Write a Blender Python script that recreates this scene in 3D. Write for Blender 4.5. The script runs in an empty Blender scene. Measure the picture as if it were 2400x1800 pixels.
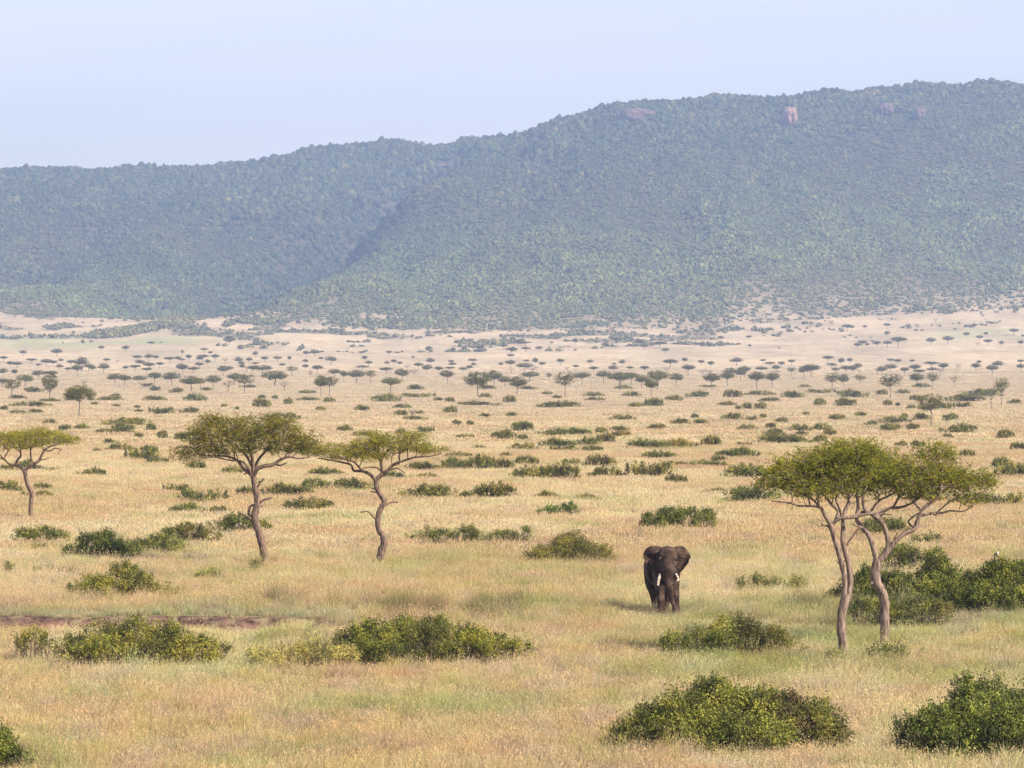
import bpy, bmesh, math, random
import numpy as np
from mathutils import Vector, Matrix
R = math.radians
F = 10000.0      # focal length in photo pixels (2400 wide)
HC = 12.0        # camera height above the plain
HY = 850.0       # horizon row in the photo
rng = np.random.default_rng(7)
random.seed(7)
scene = bpy.context.scene
COL = scene.collection

# ------------------------------------------------------------------ noise
_perm = np.random.default_rng(3).permutation(4096)
_val = np.random.default_rng(4).random(4096)
def _h(ix, iy):
    return _val[(_perm[(ix & 4095)] + iy * 57) & 4095]
def vnoise(x, y):
    x = np.asarray(x, float); y = np.asarray(y, float)
    ix = np.floor(x).astype(int); iy = np.floor(y).astype(int)
    fx = x - ix; fy = y - iy
    fx = fx*fx*(3-2*fx); fy = fy*fy*(3-2*fy)
    a = _h(ix, iy); b = _h(ix+1, iy); c = _h(ix, iy+1); d = _h(ix+1, iy+1)
    return (a*(1-fx)+b*fx)*(1-fy) + (c*(1-fx)+d*fx)*fy
def fbm(x, y, o=4):
    s = 0; a = .5; t = 0
    for k in range(o):
        s = s + a*vnoise(x*2**k + 17*k, y*2**k + 31*k); t += a; a *= .5
    return s/t
def sstep(a, b, x):
    t = np.clip((np.asarray(x, float)-a)/(b-a), 0, 1)
    return t*t*(3-2*t)
def smin(a, b, k):
    h = np.clip(.5+.5*(b-a)/k, 0, 1)
    return b*(1-h)+a*h-k*h*(1-h)

# ------------------------------------------------------------------ terrain
PD = [-2000, 1200, 1600, 2000, 2700, 3300, 3900, 4500, 5000, 5600, 9000]
PH = [0,     0,    .25,   1.0,  6.6, 12,   23.7, 43.5, 70,   110,  380]
SKX = np.array([-3000,-600, 0, 108,174,293,434,586,662,716,781,933,1020,1118,1172,1226,1280,1356,1432,1519,1628,1790,1899,2007,2170,2311,2400,3200,5500])
SKY_ = np.array([420,402,393,395,396,389,386,381,372,354,336,327,336,326,325,330,340,350,360,380,400,420,430,440,450,460,470,520,600])
SRY = np.array([500,440,400,390,380,372,366,360,356,352,348,342,336,328,322,309,284,263,241,232,228,222,215,209,198,191,190,170,180])
def foot(u):
    return np.interp(u, [-3000, 0, 500, 900, 1250, 1700, 2100, 2400, 5000], [4950, 4950, 4780, 4560, 4520, 4640, 4900, 5050, 5100])
def bank_wob(x): return (fbm(x/1.3, np.asarray(x)*0+7, 4)-.5)*1.1
def height(x, y):
    x = np.asarray(x, float); y = np.asarray(y, float)
    x, y = np.broadcast_arrays(x, y)
    d = np.maximum(y, 60.)
    u = 1200 + x*F/d
    h = np.interp(y, PD, PH)
    # soft swells in the plain
    h = h + (fbm(x/60+5, y/90+3, 3)-.5)*1.0*sstep(230, 500, y)*(1-sstep(3300, 3800, y)*.2)
    h = h + (fbm(x/9+1, y/14, 3)-.5)*.22
    # far slope undulation
    h = h + (fbm(x/160+9, y/260, 3)-.5)*9*sstep(3300, 4300, y)
    h = h + sstep(1500, 2400, u)*(1-sstep(5200,6200,y))*sstep(3500, 4800, y)*6
    # track cut and the bank behind it
    m = 1-sstep(-9.0, -6.5, x)
    bk = .50*sstep(192.7, 193.8, y+bank_wob(x))*(1-sstep(197, 225, y))
    h = h + .95*bk*m*(.85+.3*fbm(x/2.2, y*0+2, 2))
    h = h + .18*np.exp(-((y-200)/4.5)**2)*(1-m)*fbm(x/2.5, y*0, 2)*1.6
    h = h - .06*np.exp(-((y-191)/2.0)**2)
    # grassy mound by the central thicket
    h = h + .80*np.exp(-(((x+9.3)/1.75)**2+((y-177.5)/2.3)**2)**1.3)
    # hills
    f0 = foot(u)
    hf = np.interp(f0, PD, PH)
    DL, DR = 7400., 6800.
    g = (fbm(x/260+11, y/900, 4)-.5)
    tl = np.clip((d-f0)/(DL-f0), 0, 1.0)
    zl = 12+(HY-SKY_interp(u, 0)-12)/F*DL
    L = hf + (zl-hf)*(.42*tl+.58*tl**1.75) + g*120*np.sin(np.pi*np.clip(tl, 0, 1))**.8
    # gully between the hills
    cx = np.interp((d-4600)/2200, [0, .3, .8, 1.2], [-330, -290, -130, -40])
    L = L - 185*np.exp(-((x-cx+85)/95)**2)*sstep(4800, 5600, d)*(1-sstep(7000, 7380, d))
    L = L - 45*np.exp(-((x-np.interp(d, [5000, 6900], [-800, -585]))/70)**2)*sstep(5000, 5600, d)*(1-sstep(6600, 7100, d))
    td = (d-f0)/(DR-f0)
    tx = np.interp(x, [-400, -345, -300, -262, -130, -60, -5, 200, 5000], [0, .04, .13, .30, .72, .92, 1.25, 2.2, 6])
    tr = np.clip(smin(td, tx, .07), 0, 1)
    zr = 12+(HY-SKY_interp(u, 1)-12)/F*DR
    Rr = hf + (zr-hf)*(.45*tr+.55*tr**1.6) + (fbm(x/200+3, y/800+5, 4)-.5)*85*np.sin(np.pi*tr)**.8
    back = sstep(7400, 9000, d)*60
    hill = np.maximum(L, np.where(tr > 0, Rr, -50)) - back
    w = sstep(-60, 90, d-f0)
    return h*(1-w) + np.maximum(hill, h*0+hf)*w
def SKY_interp(u, k):
    return np.interp(u, SKX, SKY_ if k == 0 else SRY)
def hz(x, y): return float(height(np.array([x]), np.array([y]))[0])

_ds = np.concatenate([np.linspace(100, 400, 1201), np.geomspace(400, 7600, 2600)[1:]])
def at(px, py, lift=.28):
    """point of the terrain seen at photo pixel (px, py) -> (x, y, z of the ground)"""
    x = (px-1200)/F*_ds
    ray = HC-(py-HY)/F*_ds
    g = height(x, _ds)+lift*(1-sstep(1200, 2600, _ds)) - ray
    k = np.argmax(g > 0)
    if g[k] <= 0: k = len(_ds)-1
    k = max(k, 1)
    t = g[k-1]/(g[k-1]-g[k]) if g[k] != g[k-1] else 0
    d = _ds[k-1]+(_ds[k]-_ds[k-1])*t
    X = (px-1200)/F*d
    return X, d, hz(X, d)
def px3(px, py, D):
    """photo pixel at distance D -> world point"""
    return np.array([(px-1200)/F*D, D, HC-(py-HY)/F*D])

# ------------------------------------------------------------------ materials
def mat(name):
    m = bpy.data.materials.new(name); m.use_nodes = True
    nt = m.node_tree
    for n in list(nt.nodes):
        if n.type != 'OUTPUT_MATERIAL': nt.nodes.remove(n)
    return m, nt, nt.nodes, nt.links
def out(nt): return [n for n in nt.nodes if n.type == 'OUTPUT_MATERIAL'][0]
def ramp(nt, stops, interp='LINEAR'):
    r = nt.nodes.new('ShaderNodeValToRGB'); e = r.color_ramp.elements
    while len(e) < len(stops): e.new(.5)
    for k, (p, c) in enumerate(stops):
        e[k].position = p; e[k].color = (*c, 1)
    r.color_ramp.interpolation = interp
    return r
def foliage_mat(name, stops, trans=.35, objcol=True, inst=False, rough=.7):
    """leaf material: colour from the 'tone' attribute, tinted per object"""
    m, nt, N, L = mat(name)
    at_ = N.new('ShaderNodeAttribute'); at_.attribute_name = 'tone'
    rp = ramp(nt, stops); L.new(at_.outputs['Fac'], rp.inputs[0])
    colr = rp.outputs[0]
    dy = N.new('ShaderNodeAttribute'); dy.attribute_name = 'dry'
    md = N.new('ShaderNodeMixRGB'); L.new(dy.outputs['Fac'], md.inputs[0]); L.new(colr, md.inputs[1])
    md.inputs[2].default_value = (.115, .075, .045, 1); colr = md.outputs[0]
    if objcol:
        oi = N.new('ShaderNodeObjectInfo')
        mx = N.new('ShaderNodeMixRGB'); mx.blend_type = 'MULTIPLY'; mx.inputs[0].default_value = 1
        L.new(colr, mx.inputs[1]); L.new(oi.outputs['Color'], mx.inputs[2]); colr = mx.outputs[0]
    if inst:
        ia = N.new('ShaderNodeAttribute'); ia.attribute_type = 'INSTANCER'; ia.attribute_name = 'tcol'
        mx = N.new('ShaderNodeMixRGB'); mx.blend_type = 'MULTIPLY'; mx.inputs[0].default_value = 1
        L.new(colr, mx.inputs[1]); L.new(ia.outputs['Color'], mx.inputs[2]); colr = mx.outputs[0]
    d = N.new('ShaderNodeBsdfPrincipled'); d.inputs['Roughness'].default_value = rough
    d.inputs['Specular IOR Level'].default_value = .25
    t = N.new('ShaderNodeBsdfTranslucent')
    ms = N.new('ShaderNodeMixShader'); ms.inputs[0].default_value = trans
    L.new(colr, d.inputs['Base Color']); L.new(colr, t.inputs['Color'])
    L.new(d.outputs[0], ms.inputs[1]); L.new(t.outputs[0], ms.inputs[2]); L.new(ms.outputs[0], out(nt).inputs[0])
    return m
M = {}
M['acacia'] = foliage_mat('acacia_leaves', [(0, (.050, .055, .010)), (.35, (.115, .125, .016)), (.7, (.235, .225, .022)), (1, (.40, .34, .040))], .4)
M['bush'] = foliage_mat('bush_leaves', [(0, (.030, .036, .012)), (.35, (.075, .088, .022)), (.7, (.165, .175, .032)), (1, (.33, .30, .06))], .3)
M['canopy'] = foliage_mat('hill_forest_leaves', [(0, (.016, .022, .011)), (.5, (.050, .064, .026)), (1, (.135, .150, .055))], .1, objcol=False, inst=True)

def bark_mat(name, c0, c1, sc=1.0):
    m, nt, N, L = mat(name)
    tc = N.new('ShaderNodeTexCoord')
    mp = N.new('ShaderNodeMapping'); mp.inputs['Scale'].default_value = (9*sc, 9*sc, 1.6*sc)
    L.new(tc.outputs['Object'], mp.inputs[0])
    n1 = N.new('ShaderNodeTexNoise'); n1.inputs['Scale'].default_value = 1.6; n1.inputs['Detail'].default_value = 6
    L.new(mp.outputs[0], n1.inputs[0])
    rp = ramp(nt, [(.36, c0), (.48, tuple((a+b)/2 for a, b in zip(c0, c1))), (.68, c1)]); L.new(n1.outputs[0], rp.inputs[0])
    b = N.new('ShaderNodeBsdfPrincipled'); b.inputs['Roughness'].default_value = .9; b.inputs['Specular IOR Level'].default_value = .2
    bp = N.new('ShaderNodeBump'); bp.inputs['Strength'].default_value = .8; bp.inputs['Distance'].default_value = .04
    L.new(n1.outputs[0], bp.inputs['Height']); L.new(bp.outputs[0], b.inputs['Normal'])
    L.new(rp.outputs[0], b.inputs['Base Color']); L.new(b.outputs[0], out(nt).inputs[0])
    return m
M['bark'] = bark_mat('acacia_bark', (.040, .026, .019), (.25, .165, .118))
M['bark_pale'] = bark_mat('pale_bark', (.07, .048, .036), (.31, .220, .165))
M['bark_dark'] = bark_mat('dark_bark', (.10, .08, .07), (.24, .19, .16))
M['twig'] = bark_mat('dry_twigs', (.08, .055, .042), (.22, .16, .12))

# ------------------------------------------------------------------ mesh helpers
def mesh_from(name, V, Fc, tone=None, mats=(), midx=None, smooth=False, dry=None):
    """Fc: (n,3) or (n,4) array, or list of such arrays"""
    me = bpy.data.meshes.new(name)
    V = np.asarray(V, np.float32)
    if not isinstance(Fc, list): Fc = [Fc]
    Fc = [np.asarray(f, np.int32) for f in Fc if len(f)]
    me.vertices.add(len(V)); me.vertices.foreach_set('co', V.ravel())
    nl = sum(f.size for f in Fc); nf = sum(len(f) for f in Fc)
    me.loops.add(nl); me.loops.foreach_set('vertex_index', np.concatenate([f.ravel() for f in Fc]))
    me.polygons.add(nf)
    tot = np.concatenate([np.full(len(f), f.shape[1], np.int32) for f in Fc])
    st = np.concatenate([[0], np.cumsum(tot)[:-1]]).astype(np.int32)
    me.polygons.foreach_set('loop_start', st); me.polygons.foreach_set('loop_total', tot)
    for m in mats: me.materials.append(m)
    if midx is not None: me.polygons.foreach_set('material_index', np.asarray(midx, np.int32))
    if smooth: me.polygons.foreach_set('use_smooth', np.ones(nf, bool))
    me.update(calc_edges=True)
    if tone is not None:
        a = me.attributes.new('tone', 'FLOAT', 'POINT'); a.data.foreach_set('value', np.asarray(tone, np.float32))
    if dry is not None:
        a = me.attributes.new('dry', 'FLOAT', 'POINT'); a.data.foreach_set('value', np.asarray(dry, np.float32))
    return me
def add(name, me, parent=None, loc=(0, 0, 0), color=None):
    o = bpy.data.objects.new(name, me); COL.objects.link(o)
    if parent is not None: o.parent = parent
    o.location = loc
    if color is not None: o.color = (*color, 1)
    return o
def tag(o, label=None, cat=None, group=None, kind=None):
    if label: o['label'] = label
    if cat: o['category'] = cat
    if group: o['group'] = group
    if kind: o['kind'] = kind
    return o

def tube_arrays(P, Rr, n=7, v0=0, wob=0., cap=True):
    P = np.asarray(P, float); Rr = np.asarray(Rr, float); m = len(P)
    T = np.gradient(P, axis=0); T /= np.linalg.norm(T, axis=1)[:, None]+1e-9
    ref = np.array([0.13, 1, .07])
    A = np.cross(T, ref); A /= np.linalg.norm(A, axis=1)[:, None]+1e-9
    B = np.cross(T, A)
    th = np.linspace(0, 2*np.pi, n, endpoint=False)
    rr = Rr[:, None]*(1+wob*(rng.random((m, n))-.5))
    if wob: 
        lob = 1+wob*.6*np.sin(th*3+1.3)[None, :]; rr = rr*lob
    V = P[:, None, :] + rr[..., None]*(np.cos(th)[None, :, None]*A[:, None, :] + np.sin(th)[None, :, None]*B[:, None, :])
    V = V.reshape(-1, 3)
    i = np.arange(m-1)[:, None]*n; j = np.arange(n)[None, :]; j2 = (j+1) % n
    Q = np.stack([i+j, i+j2, i+n+j2, i+n+j], -1).reshape(-1, 4)+v0
    return V, Q
def smooth_path(P, k=6):
    """Catmull-Rom through rows of P (any width)"""
    P = np.asarray(P, float)
    Q = np.vstack([2*P[0]-P[1], P, 2*P[-1]-P[-2]])
    o = []
    for i in range(1, len(Q)-2):
        for t in np.linspace(0, 1, k, endpoint=False):
            a, b, c, d = Q[i-1], Q[i], Q[i+1], Q[i+2]
            o.append(.5*((2*b)+(-a+c)*t+(2*a-5*b+4*c-d)*t*t+(-a+3*b-3*c+d)*t**3))
    o.append(P[-1])
    return np.array(o)

class Acc:
    def __init__(s): s.V = []; s.Q = []; s.n = 0; s.T = []
    def add(s, V, Q, tone=None):
        s.V.append(V); s.Q.append(Q+s.n); s.n += len(V)
        if tone is not None: s.T.append(np.broadcast_to(tone, (len(V),)))
    def mesh(s, name, mats, smooth=True):
        if not s.V: return None
        return mesh_from(name, np.vstack(s.V), np.vstack(s.Q), np.concatenate(s.T) if s.T else None, mats, smooth=smooth)

def rand_dir(n, up=0.):
    v = rng.normal(size=(n, 3)); v[:, 2] += up
    return v/np.linalg.norm(v, axis=1)[:, None]
def leaf_arrays(C, size, tone, along=None, asp=.55):
    """diamond leaf quads centred on C; along: (n,3) long axis"""
    n = len(C)
    D = rand_dir(n) if along is None else along/(np.linalg.norm(along, axis=1)[:, None]+1e-9)
    W = np.cross(D, rand_dir(n)); W /= np.linalg.norm(W, axis=1)[:, None]+1e-9
    s = np.broadcast_to(size, (n,))[:, None]
    V = np.stack([C-D*s*.5, C+W*s*asp*.5-D*s*.05, C+D*s*.5, C-W*s*asp*.5+D*s*.05], 1).reshape(-1, 3)
    Q = np.arange(4*n).reshape(-1, 4)
    return V, Q, np.repeat(np.broadcast_to(tone, (n,)), 4)

# ------------------------------------------------------------------ branch growth
def grow(limbs, targets, bf=.35, seg=.45, r_tip=.012, jit=.10, droop=0.0):
    """limbs: list of (P (m,3), r (m,)) explicit; targets: (k,3).
    returns node pos, parent, radius and the chains to mesh"""
    pos = []; par = []; rad = []; pl = []
    for (P, r) in limbs:
        last = -1
        if pos:                                   # attach the limb's start to the nearest existing node
            d = np.linalg.norm(np.array(pos)-P[0], axis=1); last = int(np.argmin(d))
        for p, q in zip(P, r):
            pos.append(p); par.append(last); rad.append(q)
            pl.append(0 if last < 0 else pl[last]+np.linalg.norm(p-pos[last])); last = len(pos)-1
    nl = len(pos)
    root = pos[0]
    fixed = nl
    o = np.argsort(np.linalg.norm(targets-np.mean([l[0][-1] for l in limbs], axis=0), axis=1))
    zmin = np.percentile(np.array(pos)[:, 2], 45)
    for k in o:
        t = targets[k]
        Pn = np.array(pos); d = np.linalg.norm(Pn-t, axis=1)
        cost = d + bf*np.array(pl)
        cost = cost + np.where(Pn[:, 2] > t[2]+.15, 1.5*(Pn[:, 2]-t[2]), 0)
        cost[Pn[:, 2] < zmin] += 50
        j = int(np.argmin(cost)); a = Pn[j]
        L = d[j]; ns = max(1, int(L/seg))
        last = j
        for s in range(1, ns+1):
            f = s/ns
            p = a+(t-a)*f
            p[2] -= droop*L*np.sin(np.pi*f)*(1)
            if s < ns: p = p+rng.normal(size=3)*jit*min(L, 1.2)*.5
            pos.append(p); par.append(last); rad.append(0); pl.append(pl[last]+L/ns); last = len(pos)-1
    pos = np.array(pos); par = np.array(par); n = len(pos)
    acc = np.zeros(n); kids = np.zeros(n, int)
    for i in range(n-1, fixed-1, -1):
        if kids[i] == 0: acc[i] = r_tip**2.3
        if par[i] >= fixed: acc[par[i]] += acc[i]
        kids[par[i]] += 1
    r = np.array(rad, float)
    r[fixed:] = acc[fixed:]**(1/2.3)
    return pos, par, r, fixed
def branch_mesh(A, pos, par, r, fixed, n=4, rmax=.2, minr=0):
    """chains of grown nodes -> tubes"""
    kids = {}
    for i in range(fixed, len(pos)): kids.setdefault(par[i], []).append(i)
    starts = [(par[i], i) for i in range(fixed, len(pos)) if par[i] < fixed]
    while starts:
        p, i = starts.pop()
        ch = [p, i]
        while i in kids:
            ks = sorted(kids[i], key=lambda q: -r[q])
            for q in ks[1:]: starts.append((i, q))
            i = ks[0]; ch.append(i)
        P = pos[ch]; rr = np.minimum(r[ch], rmax); rr[0] = rr[1]
        if rr[1] < minr: continue
        V, Q = tube_arrays(P, rr, n)
        A.add(V, Q)
HAZE = 1.0e-4; HAZE_C = (.50, .665, 1.0); SUN = 4.5; SKYS = .085; EXPO = 1.08; CLOUD = (8.1, 6.9, 8.2, 1)
# ------------------------------------------------------------------ hero acacias
def conv(o, path, D, dep):
    """crop-pixel path [(x,y,r)] -> world points + radii; dep = depth offset at the far end"""
    ox, oy, s = o
    P = []; r = []
    m = len(path)
    for k, (x, y, q) in enumerate(path):
        dy = dep*(k/max(1, m-1))
        P.append(px3(ox+x/s, oy+y/s, D+dy)); r.append(q/s*D/F)
    A = smooth_path(np.column_stack([P, r]), 5)
    return A[:, :3], np.maximum(A[:, 3], .012)
def crown_points(o, lobes, D, n, top=.35):
    ox, oy, s = o
    vol = np.array([l[2]*l[3]*(l[4] if len(l) > 4 else 1) for l in lobes], float)
    cnt = np.maximum(3, (n*vol/vol.sum()).astype(int))
    out_ = []
    for l, c in zip(lobes, cnt):
        v = rng.normal(size=(c*3, 3)); v /= np.linalg.norm(v, axis=1)[:, None]
        v *= (rng.random(c*3)**.42)[:, None]
        v = v[(v[:, 2] > -.55) | (rng.random(len(v)) < top)][:c]
        c3 = px3(ox+l[0]/s, oy+l[1]/s, D + (l[5] if len(l) > 5 else 0))
        rx = l[2]/s*D/F; rz = l[3]/s*D/F; ry = min(rx*.95, 2.3)
        out_.append(c3+v*np.array([rx, ry, rz]))
    P = np.vstack(out_)
    return P
def sprays(P, pos, par, n_leaf, spread=(.26, .26, .11), size=(.05, .095), tone0=.45):
    """leaf sprays round the twig ends P"""
    k = len(P)
    t0 = np.clip(tone0 + .16*rng.normal(size=k), 0, 1)
    # several short shoots per twig end, leaves strung along each shoot
    ns = 7
    S0 = np.repeat(P, ns, 0)+rng.normal(size=(k*ns, 3))*np.array(spread)*.75
    Dn = rand_dir(k*ns, .15); Dn[:, 2] *= .6
    Ls = .14+.2*rng.random(k*ns)
    m = max(2, n_leaf//ns)
    f = np.tile(np.linspace(0, 1, m), k*ns)
    C = np.repeat(S0, m, 0)+np.repeat(Dn*Ls[:, None], m, 0)*f[:, None]+rng.normal(size=(k*ns*m, 3))*.022
    tone = np.repeat(np.repeat(t0, ns)+.10*rng.normal(size=k*ns), m)+.10*rng.normal(size=k*ns*m)
    sz = size[0]+(size[1]-size[0])*rng.random(len(C))
    al = np.repeat(Dn, m, 0)+rng.normal(size=C.shape)*.8
    V, Q, T = leaf_arrays(C, sz, np.clip(tone, 0, 1), al, .42)
    return V, Q, T
def hero_tree(label, base, o, trunk, limbs, stubs, lobes, n, n_leaf=42, tone0=.45, extra=(), col=(1, 1, 1), bark='bark', group=None):
    X, D, z = base
    root = bpy.data.objects.new('acacia_tree', None); COL.objects.link(root); root.location = (X, D, z)
    tag(root, label, 'acacia tree', group)
    off = np.array([X, D, z])
    L = []; A = Acc()
    tr = [trunk]+list(extra)
    for t in tr:
        P, r = conv(o, t, D, 0)
        if t is trunk:
            P = np.vstack([[P[0][0], P[0][1], z-.25], P]); r = np.r_[r[0]*1.25, r]
        L.append((P, r)); V, Q = tube_arrays(P-off, r, 12, wob=.16); A.add(V, Q)
    for k, (l, dep) in enumerate(limbs):
        P, r = conv(o, l, D, dep); L.append((P, r)); V, Q = tube_arrays(P-off, r, 8, wob=.12); A.add(V, Q)
    for k, l in enumerate(stubs):
        P, r = conv(o, l, D, (-.35, .3, -.2, .4)[k % 4]); P = np.vstack([P, P[-1]+(P[-1]-P[-2])*.3]); r = np.r_[r, r[-1]*.4]
        V, Q = tube_arrays(P-off, r, 7, wob=.2); A.add(V, Q)
    T = crown_points(o, lobes, D, n)
    ob = add('trunk', A.mesh('trunk', [M[bark]]), root)
    pos, par, r, fx = grow([(P, q) for P, q in L], T, bf=.25, seg=.35, r_tip=.010, jit=.28, droop=-.04)
    B = Acc(); branch_mesh(B, pos-off, par, r, fx, 5, .055)
    add('branches', B.mesh('branches', [M[bark]]), root)
    V, Q, tn = sprays(T-off, pos, par, n_leaf, tone0=tone0)
    add('crown', mesh_from('crown', V, Q, tn, [M['acacia']]), root, color=col)
    return root
def base_px(px, py): return at(px, py, .25)

OA = (0, 980, 6.379)
hero_tree('leftmost near acacia with flat bright green crown cut off by the left edge', base_px(72, 1214), OA,
  [(465,1500,38),(460,1380,33),(465,1250,32),(478,1130,34),(440,1050,33),(405,960,30),(385,870,30),(368,780,32)],
  [([(370,790,26),(420,740,24),(500,690,22),(590,630,22),(620,560,18),(670,480,16),(740,430,12),(850,400,8)], -.7),
   ([(360,790,25),(290,710,23),(240,700,22),(265,620,18),(310,570,15),(300,500,12),(230,440,8)], .9),
   ([(240,705,18),(150,690,16),(70,620,13),(10,560,10),(-80,490,8),(-200,430,6)], -.6),
   ([(480,700,14),(465,600,13),(455,520,11),(470,440,8)], 1.2),
   ([(670,485,11),(760,490,10),(820,450,8),(920,470,6)], .4)],
  [[(600,625,10),(660,620,8),(745,592,5)],[(100,640,8),(20,600,9),(-10,600,7)],[(300,580,7),(220,580,3)],[(920,470,5),(880,500,5),(882,545,4)],[(465,640,8),(415,605,5)]],
  [(640,300,540,125),(50,320,420,120),(-290,340,230,100),(1010,335,200,80),(640,215,260,80),(250,240,260,70),(300,420,420,55)], 640, 70, .56, col=(1.35, 1.3, .9))
OB = (380, 940, 4.0475)
hero_tree('big dense olive-green acacia with single leaning trunk, left of the crooked acacia', base_px(623, 1326), OB,
  [(988,1570,37),(975,1500,34),(960,1400,36),(930,1280,36),(900,1180,36),(878,1110,37),(890,1040,34),(905,960,30),(895,880,30),(880,800,26),(866,710,27)],
  [([(868,720,22),(900,650,20),(960,620,19),(1050,605,17),(1120,560,14),(1200,530,11),(1300,545,8),(1400,530,6)], -.8),
   ([(860,710,20),(800,660,18),(760,620,16),(710,560,13),(640,530,10),(560,520,8),(430,520,6)], .8),
   ([(864,700,20),(862,600,17),(850,520,14),(810,420,10)], -.3),
   ([(850,690,14),(770,580,10),(640,560,8),(480,530,7),(330,560,5),(190,595,4)], -1.1),
   ([(880,680,15),(900,580,13),(960,500,11),(1040,420,8)], 1.4),
   ([(862,640,14),(800,520,12),(700,430,9),(560,360,6)], 1.6)],
  [[(905,820,9),(930,780,8),(967,735,7)],[(925,760,6),(905,778,4)],[(915,990,13),(950,945,11),(1045,915,9)],[(905,965,10),(870,985,10),(832,1000,11),(820,1080,12),(850,1130,14)],[(850,1130,13),(800,1085,11),(745,1068,8)],[(915,1010,7),(950,1000,6)],[(1070,600,9),(1120,610,7),(1185,585,5)],[(820,670,9),(775,695,5)]],
  [(600,290,330,165),(950,290,340,170),(1260,370,230,120),(350,350,160,130),(230,500,180,80),(430,470,190,80),(450,205,160,90),(780,440,330,90),(1120,215,190,90),(1390,430,110,80),(1180,450,200,60)], 1000, 70, .38, col=(1.3, 1.15, .9))
OC = (740, 980, 4.482)
hero_tree('crooked S-shaped acacia with sparse wide crown and dark bare underside branches', base_px(890, 1325), OC,
  [(672,1560,34),(680,1460,38),(700,1380,42),(722,1310,37),(700,1230,30),(660,1160,28),(655,1080,30),(665,1000,28),(700,930,28),(722,880,28),(685,810,26),(645,740,26),(633,640,26)],
  [([(636,650,24),(700,590,22),(770,540,18),(830,480,15),(920,450,13),(1050,410,11),(1200,400,8),(1320,370,5)], -.5),
   ([(630,650,20),(570,590,18),(490,555,17),(400,550,13),(370,490,11),(280,465,10),(150,440,8),(20,420,6)], .5),
   ([(700,590,16),(690,500,14),(685,420,12),(740,370,8),(800,300,6)], .9),
   ([(490,555,12),(400,460,9),(300,430,8),(210,370,6)], -.9),
   ([(800,500,10),(880,470,9),(880,380,8),(960,330,6)], 1.0),
   ([(685,430,9),(600,400,8),(540,320,6)], -.9)],
  [[(645,1065,9),(600,1030,9),(550,980,8),(475,985,9)],[(735,915,13),(790,885,9),(860,885,7)],[(630,775,11),(575,768,7)],[(800,540,7),(860,530,6),(935,575,4)],[(690,560,7),(640,520,7),(560,515,6),(490,530,4)],[(620,745,8),(595,738,5)]],
  [(900,280,370,105),(1200,330,200,60),(650,230,160,100),(480,320,200,110),(250,350,220,90),(0,330,130,90),(1010,190,170,55),(560,400,330,55)], 560, 63, .52, col=(1.3, 1.22, .85), bark='bark')
OD = (1740, 1000, 2.962)
hero_tree('near acacia with two intertwined pinkish trunks, left one of the right-hand pair', base_px(1979, 1546), OD,
  [(710,1625,33),(700,1500,33),(690,1400,32),(690,1310,30),(712,1220,33),(722,1160,30)],
  [([(708,1190,20),(712,1060,19),(690,950,20),(665,850,19),(635,760,18),(615,685,17),(570,610,13),(540,560,11),(470,550,8),(400,550,7),(330,530,6),(200,515,4)], -.4),
   ([(735,1190,20),(752,1080,20),(740,960,20),(712,850,20),(698,780,18),(703,680,17),(710,600,15),(745,510,13),(740,420,9),(700,330,6)], .3),
   ([(620,690,14),(655,650,13),(700,635,12),(770,630,11),(860,608,10),(930,600,8),(1020,560,6)], -.6),
   ([(650,650,12),(665,590,12),(620,540,10),(560,470,8),(450,400,6)], .9),
   ([(700,660,10),(672,560,9),(650,500,7),(692,420,6)], -1.0),
   ([(540,560,9),(480,500,7),(380,450,6),(260,420,5)], 1.0),
   ([(742,520,9),(800,420,8),(850,320,6)], .9)],
  [[(728,810,7),(765,765,6),(800,715,6),(838,702,4)],[(730,820,6),(762,800,5)],[(618,720,9),(600,695,8),(570,685,6),(525,690,4)],[(572,685,4),(545,675,3)],[(672,950,5),(645,928,3)],[(700,945,5),(715,925,3)],[(350,540,5),(342,572,3)]],
  [(400,290,250,130),(230,385,170,65),(640,300,250,170),(740,160,210,85),(520,430,270,70),(860,240,150,150)], 760, 70, .50, col=(1.22, 1.20, .9), bark='bark_pale')
OE = (1980, 1020, 3.0713)
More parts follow.
